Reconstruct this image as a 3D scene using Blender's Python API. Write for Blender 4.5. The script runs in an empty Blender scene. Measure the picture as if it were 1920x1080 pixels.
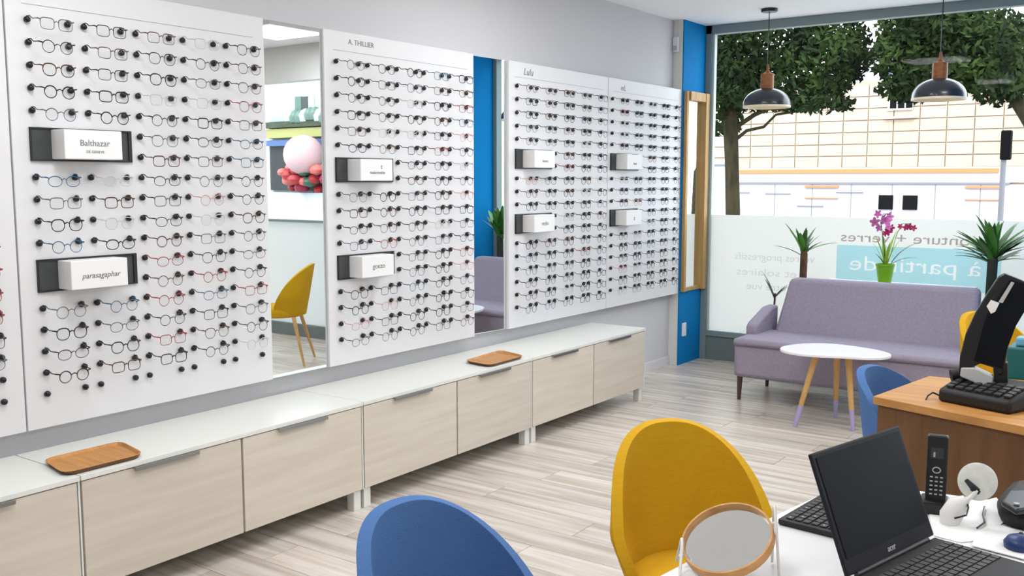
import bpy, math, random
from mathutils import Vector, Matrix, Euler

# ------------------------------------------------------------------ camera, world, lights, exposure
scene = bpy.context.scene
col = scene.collection
PI = math.pi
FPX, PITCH, YAW, CAMH = 1807.5, .1115, .6234, 1.5
Fv = Vector((-math.sin(YAW)*math.cos(PITCH), math.cos(YAW)*math.cos(PITCH), -math.sin(PITCH)))
Rv = Vector((math.cos(YAW), math.sin(YAW), 0))
Uv = Rv.cross(Fv)
cam_d = bpy.data.cameras.new('camera')
cam = bpy.data.objects.new('camera', cam_d)
col.objects.link(cam)
cam.location = (0, 0, CAMH)
cam.rotation_euler = Matrix((Rv, Uv, -Fv)).transposed().to_euler()
cam_d.sensor_width = 36
cam_d.lens = 36*FPX/1920
cam_d.clip_start = .05
cam_d.clip_end = 300
scene.camera = cam

vs = scene.view_settings
vs.view_transform = 'Standard'
vs.look = 'None'
vs.gamma = 1
vs.use_curve_mapping = False
vs.exposure = 0.0

world = bpy.data.worlds.new('world')
scene.world = world
world.use_nodes = True
wn = world.node_tree
wn.nodes.clear()
wo = wn.nodes.new('ShaderNodeOutputWorld')
bg = wn.nodes.new('ShaderNodeBackground')
bg.inputs['Color'].default_value = (.88, .93, 1.0, 1)
bg.inputs['Strength'].default_value = 5.2
wn.links.new(bg.outputs[0], wo.inputs[0])

sun_d = bpy.data.lights.new('sun', 'SUN')
sun_d.energy = 2.4
sun_d.angle = math.radians(8)
sun_d.color = (1, .96, .88)
sun = bpy.data.objects.new('sun', sun_d)
col.objects.link(sun)
sun.location = (4, -6, 12)
sun.rotation_euler = Vector((-.35, .75, -.75)).to_track_quat('-Z', 'Y').to_euler()

LEDS = [(-2.35, 4.3), (-2.35, 1.6), (-1.3, .7), (-1.3, 3.1), (-.5, 5.5), (1.4, .7), (1.4, 3.1), (1.6, 5.2)]  # the first two, nearest the left wall, are added fill lights
LED_POWER = 19.5
for lx, ly in LEDS:
    ld = bpy.data.lights.new('ceiling_lamp', 'AREA')
    ld.shape = 'SQUARE'
    ld.size = .58
    ld.energy = LED_POWER
    ld.color = (.955, .975, 1)
    lo = bpy.data.objects.new('ceiling_lamp_light', ld)
    col.objects.link(lo)
    lo.location = (lx, ly, 2.715)

# ------------------------------------------------------------------ helpers
rnd = random.Random(7)

def ray(x, y):
    return Fv*FPX + Rv*(x-960) + Uv*(540-y)
O = Vector((0, 0, CAMH))
def onZ(x, y, z):
    d = ray(x, y); return O + d*((z-CAMH)/d.z)
def onX(x, y, X):
    d = ray(x, y); return O + d*(X/d.x)
def onY(x, y, Y):
    d = ray(x, y); return O + d*(Y/d.y)

def lin(c):
    return tuple((v/12.92 if v <= .04045 else ((v+.055)/1.055)**2.4) for v in (q/255 for q in c))

def mat(name, rgb, rough=.6, metal=0, var=0, scale=(8, 8, 8), bump=0, bscale=60, rgb2=None, spec=.5, emit=None, estr=0,
        perobj=0, detail=4, alpha=None, coat=0):
    m = bpy.data.materials.new(name)
    m.use_nodes = True
    nt = m.node_tree
    b = nt.nodes['Principled BSDF']
    c = lin(rgb)
    b.inputs['Base Color'].default_value = (*c, 1)
    b.inputs['Roughness'].default_value = rough
    b.inputs['Metallic'].default_value = metal
    b.inputs['Specular IOR Level'].default_value = spec
    b.inputs['Coat Weight'].default_value = coat
    tc = nt.nodes.new('ShaderNodeTexCoord')
    vec = tc.outputs['Object']
    oi = None
    if perobj:
        oi = nt.nodes.new('ShaderNodeObjectInfo')
        mul = nt.nodes.new('ShaderNodeVectorMath'); mul.operation = 'SCALE'
        comb = nt.nodes.new('ShaderNodeCombineXYZ')
        for k in range(3):
            nt.links.new(oi.outputs['Random'], comb.inputs[k])
        nt.links.new(comb.outputs[0], mul.inputs[0]); mul.inputs['Scale'].default_value = 37
        add = nt.nodes.new('ShaderNodeVectorMath'); add.operation = 'ADD'
        nt.links.new(vec, add.inputs[0]); nt.links.new(mul.outputs[0], add.inputs[1])
        vec = add.outputs[0]
    colout = None
    if var or rgb2:
        mp = nt.nodes.new('ShaderNodeMapping')
        mp.inputs['Scale'].default_value = scale
        nt.links.new(vec, mp.inputs['Vector'])
        n = nt.nodes.new('ShaderNodeTexNoise')
        n.inputs['Scale'].default_value = 1
        n.inputs['Detail'].default_value = detail
        nt.links.new(mp.outputs[0], n.inputs['Vector'])
        cr = nt.nodes.new('ShaderNodeValToRGB')
        cr.color_ramp.elements[0].position = .36
        cr.color_ramp.elements[1].position = .64
        c2 = lin(rgb2) if rgb2 else tuple(min(1, v*(1+var)) for v in c)
        c1 = c if rgb2 else tuple(v*(1-var) for v in c)
        cr.color_ramp.elements[0].color = (*c1, 1)
        cr.color_ramp.elements[1].color = (*c2, 1)
        nt.links.new(n.outputs['Fac'], cr.inputs['Fac'])
        colout = cr.outputs['Color']
    if perobj:
        hs = nt.nodes.new('ShaderNodeHueSaturation')
        mr = nt.nodes.new('ShaderNodeMapRange')
        mr.inputs['To Min'].default_value = 1-perobj
        mr.inputs['To Max'].default_value = 1+perobj
        nt.links.new(oi.outputs['Random'], mr.inputs['Value'])
        nt.links.new(mr.outputs[0], hs.inputs['Value'])
        if colout: nt.links.new(colout, hs.inputs['Color'])
        else: hs.inputs['Color'].default_value = (*c, 1)
        colout = hs.outputs['Color']
    if colout:
        nt.links.new(colout, b.inputs['Base Color'])
    if bump:
        n2 = nt.nodes.new('ShaderNodeTexNoise')
        n2.inputs['Scale'].default_value = bscale
        n2.inputs['Detail'].default_value = 3
        nt.links.new(vec, n2.inputs['Vector'])
        bp = nt.nodes.new('ShaderNodeBump')
        bp.inputs['Strength'].default_value = bump
        bp.inputs['Distance'].default_value = .01
        nt.links.new(n2.outputs['Fac'], bp.inputs['Height'])
        nt.links.new(bp.outputs[0], b.inputs['Normal'])
    if emit:
        b.inputs['Emission Color'].default_value = (*lin(emit), 1)
        b.inputs['Emission Strength'].default_value = estr
    return m

def glassmat(name, tint=(1, 1, 1), gloss=.07):
    m = bpy.data.materials.new(name)
    m.use_nodes = True
    nt = m.node_tree
    nt.nodes.clear()
    o = nt.nodes.new('ShaderNodeOutputMaterial')
    mx = nt.nodes.new('ShaderNodeMixShader')
    t = nt.nodes.new('ShaderNodeBsdfTransparent'); t.inputs[0].default_value = (*tint, 1)
    g = nt.nodes.new('ShaderNodeBsdfGlossy'); g.inputs['Roughness'].default_value = .02
    mx.inputs[0].default_value = gloss
    nt.links.new(t.outputs[0], mx.inputs[1]); nt.links.new(g.outputs[0], mx.inputs[2])
    nt.links.new(mx.outputs[0], o.inputs[0])
    return m

def filmmat(name, rgb, trans=.6):
    m = bpy.data.materials.new(name)
    m.use_nodes = True
    nt = m.node_tree
    nt.nodes.clear()
    o = nt.nodes.new('ShaderNodeOutputMaterial')
    mx = nt.nodes.new('ShaderNodeMixShader')
    t = nt.nodes.new('ShaderNodeBsdfTranslucent'); t.inputs[0].default_value = (*lin(rgb), 1)
    g = nt.nodes.new('ShaderNodeBsdfDiffuse'); g.inputs[0].default_value = (*lin(rgb), 1)
    mx.inputs[0].default_value = trans
    nt.links.new(g.outputs[0], mx.inputs[1]); nt.links.new(t.outputs[0], mx.inputs[2])
    nt.links.new(mx.outputs[0], o.inputs[0])
    return m

class MB:
    def __init__(s):
        s.v = []; s.f = []; s.m = []; s.cur = 0
    def add(s, vs, fs):
        n = len(s.v)
        s.v += [tuple(v) for v in vs]
        s.f += [tuple(i+n for i in f) for f in fs]
        s.m += [s.cur]*len(fs)
        return s
    def box(s, x0, x1, y0, y1, z0, z1, rot=0, c=None):
        vs = [(x, y, z) for x in (x0, x1) for y in (y0, y1) for z in (z0, z1)]
        if rot:
            if c is None: c = ((x0+x1)/2, (y0+y1)/2)
            ca, sa = math.cos(rot), math.sin(rot)
            vs = [(c[0]+(x-c[0])*ca-(y-c[1])*sa, c[1]+(x-c[0])*sa+(y-c[1])*ca, z) for x, y, z in vs]
        return s.add(vs, [(0, 1, 3, 2), (4, 6, 7, 5), (0, 4, 5, 1), (2, 3, 7, 6), (0, 2, 6, 4), (1, 5, 7, 3)])
    def tube(s, pts, r, seg=6, closed=False, cap=True):
        pts = [Vector(p) for p in pts]
        n = len(pts)
        rs = r if isinstance(r, (list, tuple)) else [r]*n
        rings = []
        up = None
        for i, p in enumerate(pts):
            if closed: d = pts[(i+1) % n]-pts[i-1]
            else: d = pts[min(i+1, n-1)]-pts[max(i-1, 0)]
            d.normalize()
            if up is None:
                a = Vector((0, 0, 1)) if abs(d.z) < .9 else Vector((1, 0, 0))
                up = (a-d*a.dot(d)).normalized()
            else:
                up = (up-d*up.dot(d))
                if up.length < 1e-5: up = d.orthogonal()
                up.normalize()
            sd = d.cross(up)
            rings.append([p+(up*math.cos(2*PI*k/seg)+sd*math.sin(2*PI*k/seg))*rs[i] for k in range(seg)])
        vs = [v for ring in rings for v in ring]
        fs = []
        m = n if closed else n-1
        for i in range(m):
            j = (i+1) % n
            for k in range(seg):
                k2 = (k+1) % seg
                fs.append((i*seg+k, i*seg+k2, j*seg+k2, j*seg+k))
        if not closed and cap:
            fs.append(tuple(range(seg-1, -1, -1)))
            fs.append(tuple((n-1)*seg+k for k in range(seg)))
        return s.add(vs, fs)
    def lathe(s, prof, seg=32, c=(0, 0, 0), M=None):
        vs = []
        for r, z in prof:
            for k in range(seg):
                a = 2*PI*k/seg
                v = Vector((r*math.cos(a), r*math.sin(a), z))
                if M: v = M @ v
                vs.append(v+Vector(c))
        fs = []
        for i in range(len(prof)-1):
            for k in range(seg):
                k2 = (k+1) % seg
                fs.append((i*seg+k, i*seg+k2, (i+1)*seg+k2, (i+1)*seg+k))
        fs.append(tuple(range(seg-1, -1, -1)))
        fs.append(tuple((len(prof)-1)*seg+k for k in range(seg)))
        return s.add(vs, fs)
    def prism(s, pts, off):
        """closed polygon pts (3d), extruded by vector off"""
        n = len(pts); off = Vector(off)
        vs = [Vector(p) for p in pts]+[Vector(p)+off for p in pts]
        fs = [tuple(range(n-1, -1, -1)), tuple(range(n, 2*n))]
        for i in range(n):
            j = (i+1) % n
            fs.append((i, j, n+j, n+i))
        return s.add(vs, fs)
    def mesh(s, name, mats, smooth=False):
        me = bpy.data.meshes.new(name)
        me.from_pydata(s.v, [], s.f)
        if not isinstance(mats, (list, tuple)): mats = [mats]
        for m in mats: me.materials.append(m)
        if len(mats) > 1: me.polygons.foreach_set('material_index', s.m)
        me.update()
        import bmesh
        bm = bmesh.new(); bm.from_mesh(me)
        bmesh.ops.recalc_face_normals(bm, faces=bm.faces)
        bm.to_mesh(me); bm.free()
        if smooth:
            me.polygons.foreach_set('use_smooth', [True]*len(me.polygons))
            try: me.set_sharp_from_angle(angle=math.radians(42))
            except Exception: pass
        return me

def link(name, me, parent=None, loc=(0, 0, 0), rot=(0, 0, 0)):
    o = bpy.data.objects.new(name, me)
    col.objects.link(o)
    o.location = loc
    o.rotation_euler = rot
    if parent: o.parent = parent
    return o

def tag(o, label, cat, group=None, kind=None):
    if label: o['label'] = label
    if cat: o['category'] = cat
    if group: o['group'] = group
    if kind: o['kind'] = kind
    return o

def thing(name, label, cat, loc=(0, 0, 0), rz=0, group=None):
    o = bpy.data.objects.new(name, None)
    o.empty_display_size = .1
    col.objects.link(o)
    o.location = loc
    o.rotation_euler = (0, 0, rz)
    return tag(o, label, cat, group)

def part(name, mb, m, parent, smooth=False, bevel=0, label=None, world=True):
    """world=True: vertices are world coordinates; they are moved into the parent's (unrotated) frame"""
    if world and parent:
        off = Vector((0, 0, 0)); p = parent
        while p: off += p.location; p = p.parent
        mb.v = [tuple(Vector(v)-off) for v in mb.v]
    me = mb.mesh(name, m, smooth)
    o = link(name, me, parent)
    if bevel:
        b = o.modifiers.new('bevel', 'BEVEL'); b.width = bevel; b.segments = 2; b.limit_method = 'ANGLE'
    if label: o['label'] = label
    return o

def struct(name, mb, m, parent=None, smooth=False):
    o = link(name, mb.mesh(name, m, smooth), None)
    o['kind'] = 'structure'
    return o

def copy_tree(o, parent=None):
    c = o.copy(); col.objects.link(c); c.parent = parent
    for ch in list(o.children): copy_tree(ch, c)
    return c

def text(body, size, font_shear=0, extrude=.0006, align='CENTER'):
    cu = bpy.data.curves.new('lettering', 'FONT')
    cu.body = body; cu.size = size; cu.extrude = extrude; cu.shear = font_shear
    cu.align_x = align; cu.align_y = 'CENTER'; cu.resolution_u = 3
    o = bpy.data.objects.new('lettering', cu)
    col.objects.link(o)
    dg = bpy.context.evaluated_depsgraph_get()
    me = bpy.data.meshes.new_from_object(o.evaluated_get(dg))
    bpy.data.objects.remove(o); bpy.data.curves.remove(cu)
    return me

def lettering(body, size, M, m, parent, shear=0, extrude=.0006, bold=0):
    me = text(body, size, shear, extrude)
    me.transform(M)
    if M.determinant() < 0: me.flip_normals()
    me.materials.clear(); me.materials.append(m)
    off = Vector((0, 0, 0)); p = parent
    while p: off += p.location; p = p.parent
    me.transform(Matrix.Translation(-off))
    return link('lettering', me, parent)

# ------------------------------------------------------------------ materials
M = {}
M['wall'] = mat('wall_paint', (205, 204, 206), .85, bump=.05, bscale=200)
M['wallgrey'] = mat('pillar_paint', (222, 222, 219), .85, bump=.05, bscale=200)
M['ceiling'] = mat('ceiling_paint', (250, 250, 252), .9, bump=.03, bscale=200)
M['blue'] = mat('blue_paint', (0, 120, 184), .8, spec=.15, bump=.04, bscale=150)
M['floorbase'] = mat('floor_base', (120, 108, 95), .7)
M['plank'] = mat('grey_oak_plank', (184, 171, 157), .27, scale=(1.6, 22, 8), rgb2=(216, 208, 199), bump=.06, bscale=30, perobj=.10, detail=7)
M['panel'] = mat('white_panel', (222, 221, 222), .45, bump=.02, bscale=300)
M['seam'] = mat('seam_grey', (150, 150, 148), .6)
M['peg'] = mat('black_rubber', (10, 10, 11), .35)
M['mirror'] = mat('mirror_silver', (235, 240, 240), .01, metal=1)
M['niche'] = mat('dark_grey_plate', (62, 66, 66), .6, var=.08, scale=(20, 20, 20))
M['nichedark'] = mat('black_edge', (22, 24, 22), .5)
M['block'] = mat('white_block', (232, 231, 230), .5)
M['ink'] = mat('grey_ink', (120, 118, 116), .6)
M['lightink'] = mat('pale_ink', (176, 176, 176), .6)
M['cabwhite'] = mat('white_laminate', (224, 224, 218), .4, bump=.02, bscale=200)
M['door'] = mat('pale_ash_veneer', (203, 193, 177), .5, scale=(30, 2.2, 34), rgb2=(211, 202, 187), bump=.03, bscale=80, perobj=.03, detail=6)
M['handle'] = mat('brushed_steel', (150, 150, 150), .35, metal=.9)
M['gap'] = mat('dark_gap', (60, 50, 42), .8)
M['tray'] = mat('bamboo', (196, 140, 74), .5, scale=(4, 40, 10), rgb2=(176, 118, 56), bump=.08, bscale=90)
M['trayedge'] = mat('dark_bamboo', (92, 62, 30), .5, var=.2, scale=(10, 10, 10))
M['mustard'] = mat('mustard_fabric', (206, 158, 22), .85, var=.025, scale=(14, 14, 160), bump=.35, bscale=420, spec=.25)
M['bluefab'] = mat('blue_fabric', (76, 112, 164), .85, var=.025, scale=(14, 14, 160), bump=.35, bscale=420, spec=.25)
M['legwood'] = mat('oak_leg', (196, 150, 88), .5, scale=(30, 30, 4), rgb2=(214, 172, 112))
M['tip'] = mat('lilac_paint', (170, 160, 205), .5)
M['sofa'] = mat('grey_wool', (158, 150, 166), .95, var=.06, scale=(70, 70, 70), bump=.5, bscale=260, spec=.15)
M['sofaleg'] = mat('dark_wood_leg', (84, 62, 54), .5, var=.1)
M['tabletop'] = mat('white_lacquer', (240, 238, 244), .3)
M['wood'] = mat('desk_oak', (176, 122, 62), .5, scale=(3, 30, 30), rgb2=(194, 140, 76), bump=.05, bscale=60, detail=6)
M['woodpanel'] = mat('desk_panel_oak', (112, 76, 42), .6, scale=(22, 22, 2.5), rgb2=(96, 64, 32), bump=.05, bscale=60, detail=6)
M['desk'] = mat('white_desk', (236, 234, 234), .35)
M['metal'] = mat('white_metal', (232, 230, 226), .4)
M['goldwood'] = mat('honey_wood', (200, 150, 90), .5, scale=(20, 20, 60), rgb2=(184, 130, 72))
M['frame_oak'] = mat('oak_frame', (186, 150, 92), .5, scale=(20, 20, 3), rgb2=(168, 130, 74))
M['pendant'] = mat('slate_enamel', (44, 46, 56), .32, coat=.3)
M['pendin'] = mat('cream_enamel', (245, 232, 205), .5)
M['pendwood'] = mat('pendant_wood', (160, 100, 48), .5, scale=(20, 20, 60), rgb2=(138, 82, 36))
M['black'] = mat('black_plastic', (18, 19, 21), .35)
M['blackm'] = mat('matt_black', (20, 20, 21), .6, var=.2, scale=(30, 30, 30))
M['screen'] = mat('dark_screen', (13, 17, 24), .4, spec=.15)
M['bezel'] = mat('bezel', (24, 25, 32), .5, spec=.25)
M['key'] = mat('key_plastic', (52, 51, 52), .5)
M['keymark'] = mat('key_mark', (175, 178, 178), .5)
M['silver'] = mat('silver', (190, 190, 188), .4, metal=.1)
M['paper'] = mat('white_paper', (238, 238, 236), .8, bump=.1, bscale=20)
M['bluedark'] = mat('navy_plastic', (24, 52, 104), .4)
M['teal'] = mat('teal_plastic', (14, 98, 96), .5)
M['frameg'] = mat('window_frame_grey', (128, 144, 144), .5)
M['framelight'] = mat('window_frame_light', (190, 200, 198), .5)
M['sill'] = mat('sill_grey', (112, 122, 120), .6, var=.05, scale=(3, 3, 3))
M['glass'] = glassmat('window_glass', (.97, .99, .985), .004)
M['lens'] = glassmat('lens_glass', (.97, .975, .975), .003)
M['film'] = filmmat('white_window_film', (236, 236, 233), .55)
M['filmblue'] = glassmat('pale_blue_ink', (.76, .92, .96), 0)
M['filmbrown'] = glassmat('brown_ink', (.74, .68, .66), 0)
M['filmgrey'] = glassmat('grey_ink', (.91, .91, .91), 0)
M['leaf'] = mat('yucca_leaf', (84, 146, 50), .45, scale=(6, 6, 3), rgb2=(38, 92, 32), perobj=.25)
M['leafy'] = mat('orchid_leaf', (150, 188, 50), .45, perobj=.2)
M['leafd'] = mat('dark_leaf', (36, 74, 56), .45)
M['trunk'] = mat('cane_bark', (98, 72, 52), .9, scale=(20, 20, 8), rgb2=(64, 46, 36), bump=.6, bscale=60)
M['trunkd'] = mat('dark_cane_bark', (52, 56, 46), .9, scale=(20, 20, 8), rgb2=(34, 40, 38), bump=.6, bscale=60)
M['pot'] = mat('lime_pot', (120, 178, 18), .35)
M['potw'] = mat('white_pot', (225, 225, 225), .5)
M['soil'] = mat('soil', (60, 44, 34), .95, bump=.6, bscale=60)
M['petal'] = mat('orchid_petal', (206, 110, 176), .6, perobj=.25)
M['petalred'] = mat('magenta_petal', (196, 34, 104), .6, perobj=.15)
M['yellow'] = mat('yellow_plastic', (226, 196, 40), .5)
M['socket'] = mat('white_socket', (225, 230, 235), .4)
M['skirt'] = mat('white_skirting', (220, 216, 220), .5)
M['led'] = mat('led_diffuser', (255, 255, 255), .5, emit=(255, 252, 246), estr=1.6)

# ------------------------------------------------------------------ the setting
XW, XP, YW, ZC = -3.508, -3.43, 7.5, 2.75
XR, YB = 3.2, -1.6          # right wall, back wall
YW2 = 6.3                   # shopfront beyond the recess
XS = -.72                   # return wall of the recess

fl = MB().box(XW-.1, XR+.1, YB-.1, YW+.15, -.12, -.012)
floor = struct('floor', fl, M['floorbase'])
# planks run along X
pw, pl = .187, 1.32
plank_me = {}
row = 0
y = -.2
while y < YW-.001:
    y1 = min(y+pw, YW)
    x = XW-((row*.47) % 1)*pl
    while x < .9:
        xa, xb = max(x, XW), min(x+pl, .9)
        if xb-xa > .05:
            k = (round(xb-xa, 2), round(y1-y, 3))
            if k not in plank_me:
                plank_me[k] = MB().box(0, xb-xa-.0025, 0, y1-y-.0025, -.012, 0).mesh('plank', M['plank'])
            o = link('plank', plank_me[k], floor, (xa, y, 0))
        x += pl
    y += pw; row += 1
# rest of the floor (out of view / only seen in mirrors) as one surface
o = link('plank_field', MB().box(.9, XR, -.2, YW, -.012, -.0005).box(XW, XR, YB, -.2, -.012, -.0005).mesh('plank_field', M['plank']), floor)
o['kind'] = 'stuff'

struct('ceiling', MB().box(XW-.1, XR+.1, YB-.1, YW+.1, ZC, ZC+.15), M['ceiling'])
struct('wall_left', MB().box(XW-.15, XW, YB-.1, YW+.15, 0, ZC), M['wall'])
struct('wall_back', MB().box(XW, XR, YB-.12, YB, 0, ZC), M['wall'])
struct('wall_right', MB().box(XR, XR+.12, YB, YW2, 0, ZC), M['wall'])
# pillar: grey face to the room, blue side face
struct('trim_1', MB().box(XW, XP+.002, 7.07, YW+.1, 0, ZC), M['wallgrey'])
struct('trim_2', MB().box(XP+.002, XP+.012, 7.068, YW-.02, 0, ZC), M['blue'])
struct('baseboard_left', MB().box(XW, XW+.012, YB, 7.07, 0, .07), M['skirt'])
# return wall of the recess, blue
struct('wall_return', MB().box(XS, XS+.12, YW2, YW+.1, 0, ZC), M['blue'])

# window 1: the big shop window at YW
def bar(o_name, x0, x1, y0, y1, z0, z1, m, parent):
    return part(o_name, MB().box(x0, x1, y0, y1, z0, z1), m, parent, bevel=.004)
WX0, WX1 = XP+.012, XS
win = thing('window_1', None, None, ((WX0+WX1)/2, YW, 0)); win['kind'] = 'structure'
bar('frame_post', WX0, WX0+.055, YW-.03, YW+.05, .0, ZC, M['frameg'], win)
bar('frame_bead', WX0+.055, WX0+.075, YW-.02, YW+.03, .24, ZC-.05, M['framelight'], win)
bar('frame_head', WX0, WX1, YW-.03, YW+.05, ZC-.07, ZC, M['frameg'], win)
bar('frame_post', WX1-.05, WX1, YW-.03, YW+.05, 0, ZC, M['frameg'], win)
bar('sill_panel', WX0+.055, WX1-.05, YW-.025, YW+.06, .0, .2, M['sill'], win)
bar('sill_rail', WX0+.055, WX1-.05, YW-.04, YW+.06, .2, .245, M['frameg'], win)
part('pane', MB().box(WX0+.06, WX1-.05, YW+.004, YW+.012, .245, ZC-.07), M['glass'], win)
film = part('window_film', MB().box(WX0+.078, WX1-.055, YW-.004, YW+.001, .25, 1.215), M['film'], win)
def banner():
    # pale blue ink with the white words left blank in it
    bt = bpy.data.objects.new('band', MB().box(-2.30, -1.15, YW-.0065, YW-.0045, .70, 1.005).mesh('printed_band', M['filmblue']))
    col.objects.link(bt)
    me_ = text('à partir de', .16, 0, .006)
    w = max(v.co.x for v in me_.vertices)-min(v.co.x for v in me_.vertices)
    s = .92/w
    me_.transform(Matrix(((-s, 0, 0, -1.74), (0, 0, 1, YW-.0055), (0, 1, 0, .865), (0, 0, 0, 1))))
    import bmesh
    bm = bmesh.new(); bm.from_mesh(me_)
    bmesh.ops.remove_doubles(bm, verts=bm.verts, dist=.00005)
    bmesh.ops.recalc_face_normals(bm, faces=bm.faces)
    bm.to_mesh(me_); bm.free()
    to = bpy.data.objects.new('cut', me_); col.objects.link(to)
    bo = bt.modifiers.new('b', 'BOOLEAN'); bo.operation = 'DIFFERENCE'; bo.object = to; bo.solver = 'EXACT'; bo.use_self = True
    dg = bpy.context.evaluated_depsgraph_get()
    res = bpy.data.meshes.new_from_object(bt.evaluated_get(dg))
    bpy.data.objects.remove(bt); bpy.data.objects.remove(to)
    res.transform(Matrix.Translation(-Vector(win.location)))
    o = link('printed_band', res, film)
    o['label'] = 'pale blue printed band with white words'
banner()
def filmtext(body, size, x, z, m, width, shear=0):
    me_ = text(body, size, shear, .0008)
    w = max(v.co.x for v in me_.vertices)-min(v.co.x for v in me_.vertices)
    s = width/w
    bpy.data.meshes.remove(me_)
    Mx = Matrix(((-s, 0, 0, x), (0, 0, 1, YW-.009), (0, 1, 0, z), (0, 0, 0, 1)))
    return lettering(body, size, Mx, m, film, shear)
filmtext('monture + verres', .105, -1.76, 1.065, M['filmbrown'], 1.02)
filmtext('verres progressifs', .085, -2.80, .88, M['filmgrey'], .66)
filmtext('et solaires', .085, -2.86, .755, M['filmgrey'], .50)
filmtext('à votre vue', .085, -2.80, .64, M['filmgrey'], .44)

# window 2: the shopfront beyond the recess (seen in the tall mirror)
win2 = thing('window_2', None, None, (1.2, YW2, 0)); win2['kind'] = 'structure'
bar('frame_head', XS+.12, XR, YW2-.03, YW2+.06, 2.42, ZC, M['wallgrey'], win2)
bar('sill_panel', XS+.12, XR, YW2-.03, YW2+.06, 0, .12, M['sill'], win2)
bar('frame_post', XS+.12, XS+.17, YW2-.03, YW2+.05, .12, 2.42, M['framelight'], win2)
bar('frame_post', 1.15, 1.2, YW2-.03, YW2+.05, .12, 2.42, M['framelight'], win2)
part('pane', MB().box(XS+.17, XR, YW2+.004, YW2+.012, .12, 2.42), M['glass'], win2)
part('window_film', MB().box(XS+.17, XR, YW2-.004, YW2+.001, .12, 1.11), M['film'], win2)
bar('film_rail', XS+.17, XR, YW2-.035, YW2-.006, 1.1, 1.125, M['frameg'], win2)

# ------------------------------------------------------------------ display panels, mirrors, eyeglasses
PANELS = {  # y0, y1, first peg, rows with plaques (first row), empty rows
    'P0': (.60, 1.750, .673),
    'P1': (1.756, 2.893, 1.830),
    'P2': (3.249, 4.397, 3.320),
    'P3': (4.739, 5.914, 4.810),
    'P4': (5.920, 7.066, 5.963)}
PLAQUES = {'P0': (5, 11), 'P1': (5, 11), 'P2': (6, 12), 'P3': (5, 10), 'P4': (5, 10)}
PDESC = {'P0': "panel cut by the photo's left edge", 'P1': 'panel left of the chair mirror',
         'P2': 'panel between the two mirrors', 'P3': 'panel right of the blue mirror', 'P4': 'panel nearest the shop window'}
PLAB = {'P0': "white eyewear display panel cut off by the photo's left edge",
        'P1': 'large white eyewear display panel left of the mirror that shows a mustard chair',
        'P2': 'white eyewear display panel between the two mirror strips',
        'P3': 'white eyewear display panel just right of the blue-reflecting mirror strip',
        'P4': 'white eyewear display panel at the far end nearest the shop window'}
Z0, DZ, DY, PEGW = 2.064, .0792, .2125, .149
ORD = ['first', 'second', 'third', 'fourth', 'fifth', 'sixth', 'seventh', 'eighth', 'ninth', 'tenth', 'eleventh', 'twelfth',
       'thirteenth', 'fourteenth', 'fifteenth', 'sixteenth', 'seventeenth', 'eighteenth']

peg_mb = MB()
Mrot = Matrix.Rotation(PI/2, 3, 'Y')
peg_mb.lathe([(.0095, 0), (.0108, .003), (.0115, .008), (.0112, .013), (.008, .0175), (.003, .019)], 10, (0, 0, 0), Mrot)
peg_me = peg_mb.mesh('peg', M['peg'], True)

# frames: name, outline exponent, half width, half height, droop
SHAPES = {'round': (2.0, .0225, .0215), 'oval': (2.2, .0255, .0185), 'square': (3.6, .0255, .0200), 'panto': (2.6, .0245, .0215)}
COLS = {'black': (20, 20, 22), 'brown': (84, 52, 32), 'grey': (92, 94, 98), 'blue': (40, 92, 124), 'red': (150, 44, 48),
        'pink': (206, 150, 146), 'clear': (196, 196, 192)}
FM = {k: mat('frame_'+k, c, .35) for k, c in COLS.items()}
FX = .066

def lens_outline(shape, cy, n=20):
    e, w, h = SHAPES[shape]
    pts = []
    for k in range(n):
        a = 2*PI*k/n
        ca, sa = math.cos(a), math.sin(a)
        px = w*math.copysign(abs(ca)**(2/e), ca)
        pz = h*math.copysign(abs(sa)**(2/e), sa)
        if shape == 'panto' and sa < 0: px *= 1-.12*abs(sa)
        pts.append((FX-.10*abs(px+cy if cy > 0 else px-(-cy))**1*0, cy+px, pz-.014))
    return pts

def frame_parts(shape, thick):
    e, w, h = SHAPES[shape]
    cyl, cyr = -.0335, .0335
    fr = MB()
    r = .0013*thick
    for cy in (cyl, cyr):
        o_ = lens_outline(shape, cy)
        rr = [r*(1.35 if p[2] > -.012 else .95) for p in o_]
        fr.tube(o_, rr, 4, closed=True)
    iw = .0335-w
    fr.tube([(FX, -iw, -.008), (FX+.003, 0, -.003), (FX, iw, -.008)], r*1.3, 4)
    for s in (-1, 1):   # end pieces with the hinges
        y0_ = s*(.0335+w)
        fr.tube([(FX, y0_-s*.002, -.002), (FX-.002, s*.066, .001), (FX-.007, s*.068, .001)], .0026, 5)
    ln = []
    for cy in (cyl, cyr):
        l = MB(); p = lens_outline(shape, cy)
        l.prism(p, (-.0012, 0, 0)); ln.append(l)
    tm = []
    for s in (-1, 1):
        t = MB().tube([(FX-.006, s*.068, .001), (FX-.03, s*.070, .002), (.024, s*.0735, .0125), (.004, s*.0735, .013)], .0020, 5)
        tm.append(t)
    return fr, ln, tm

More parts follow.
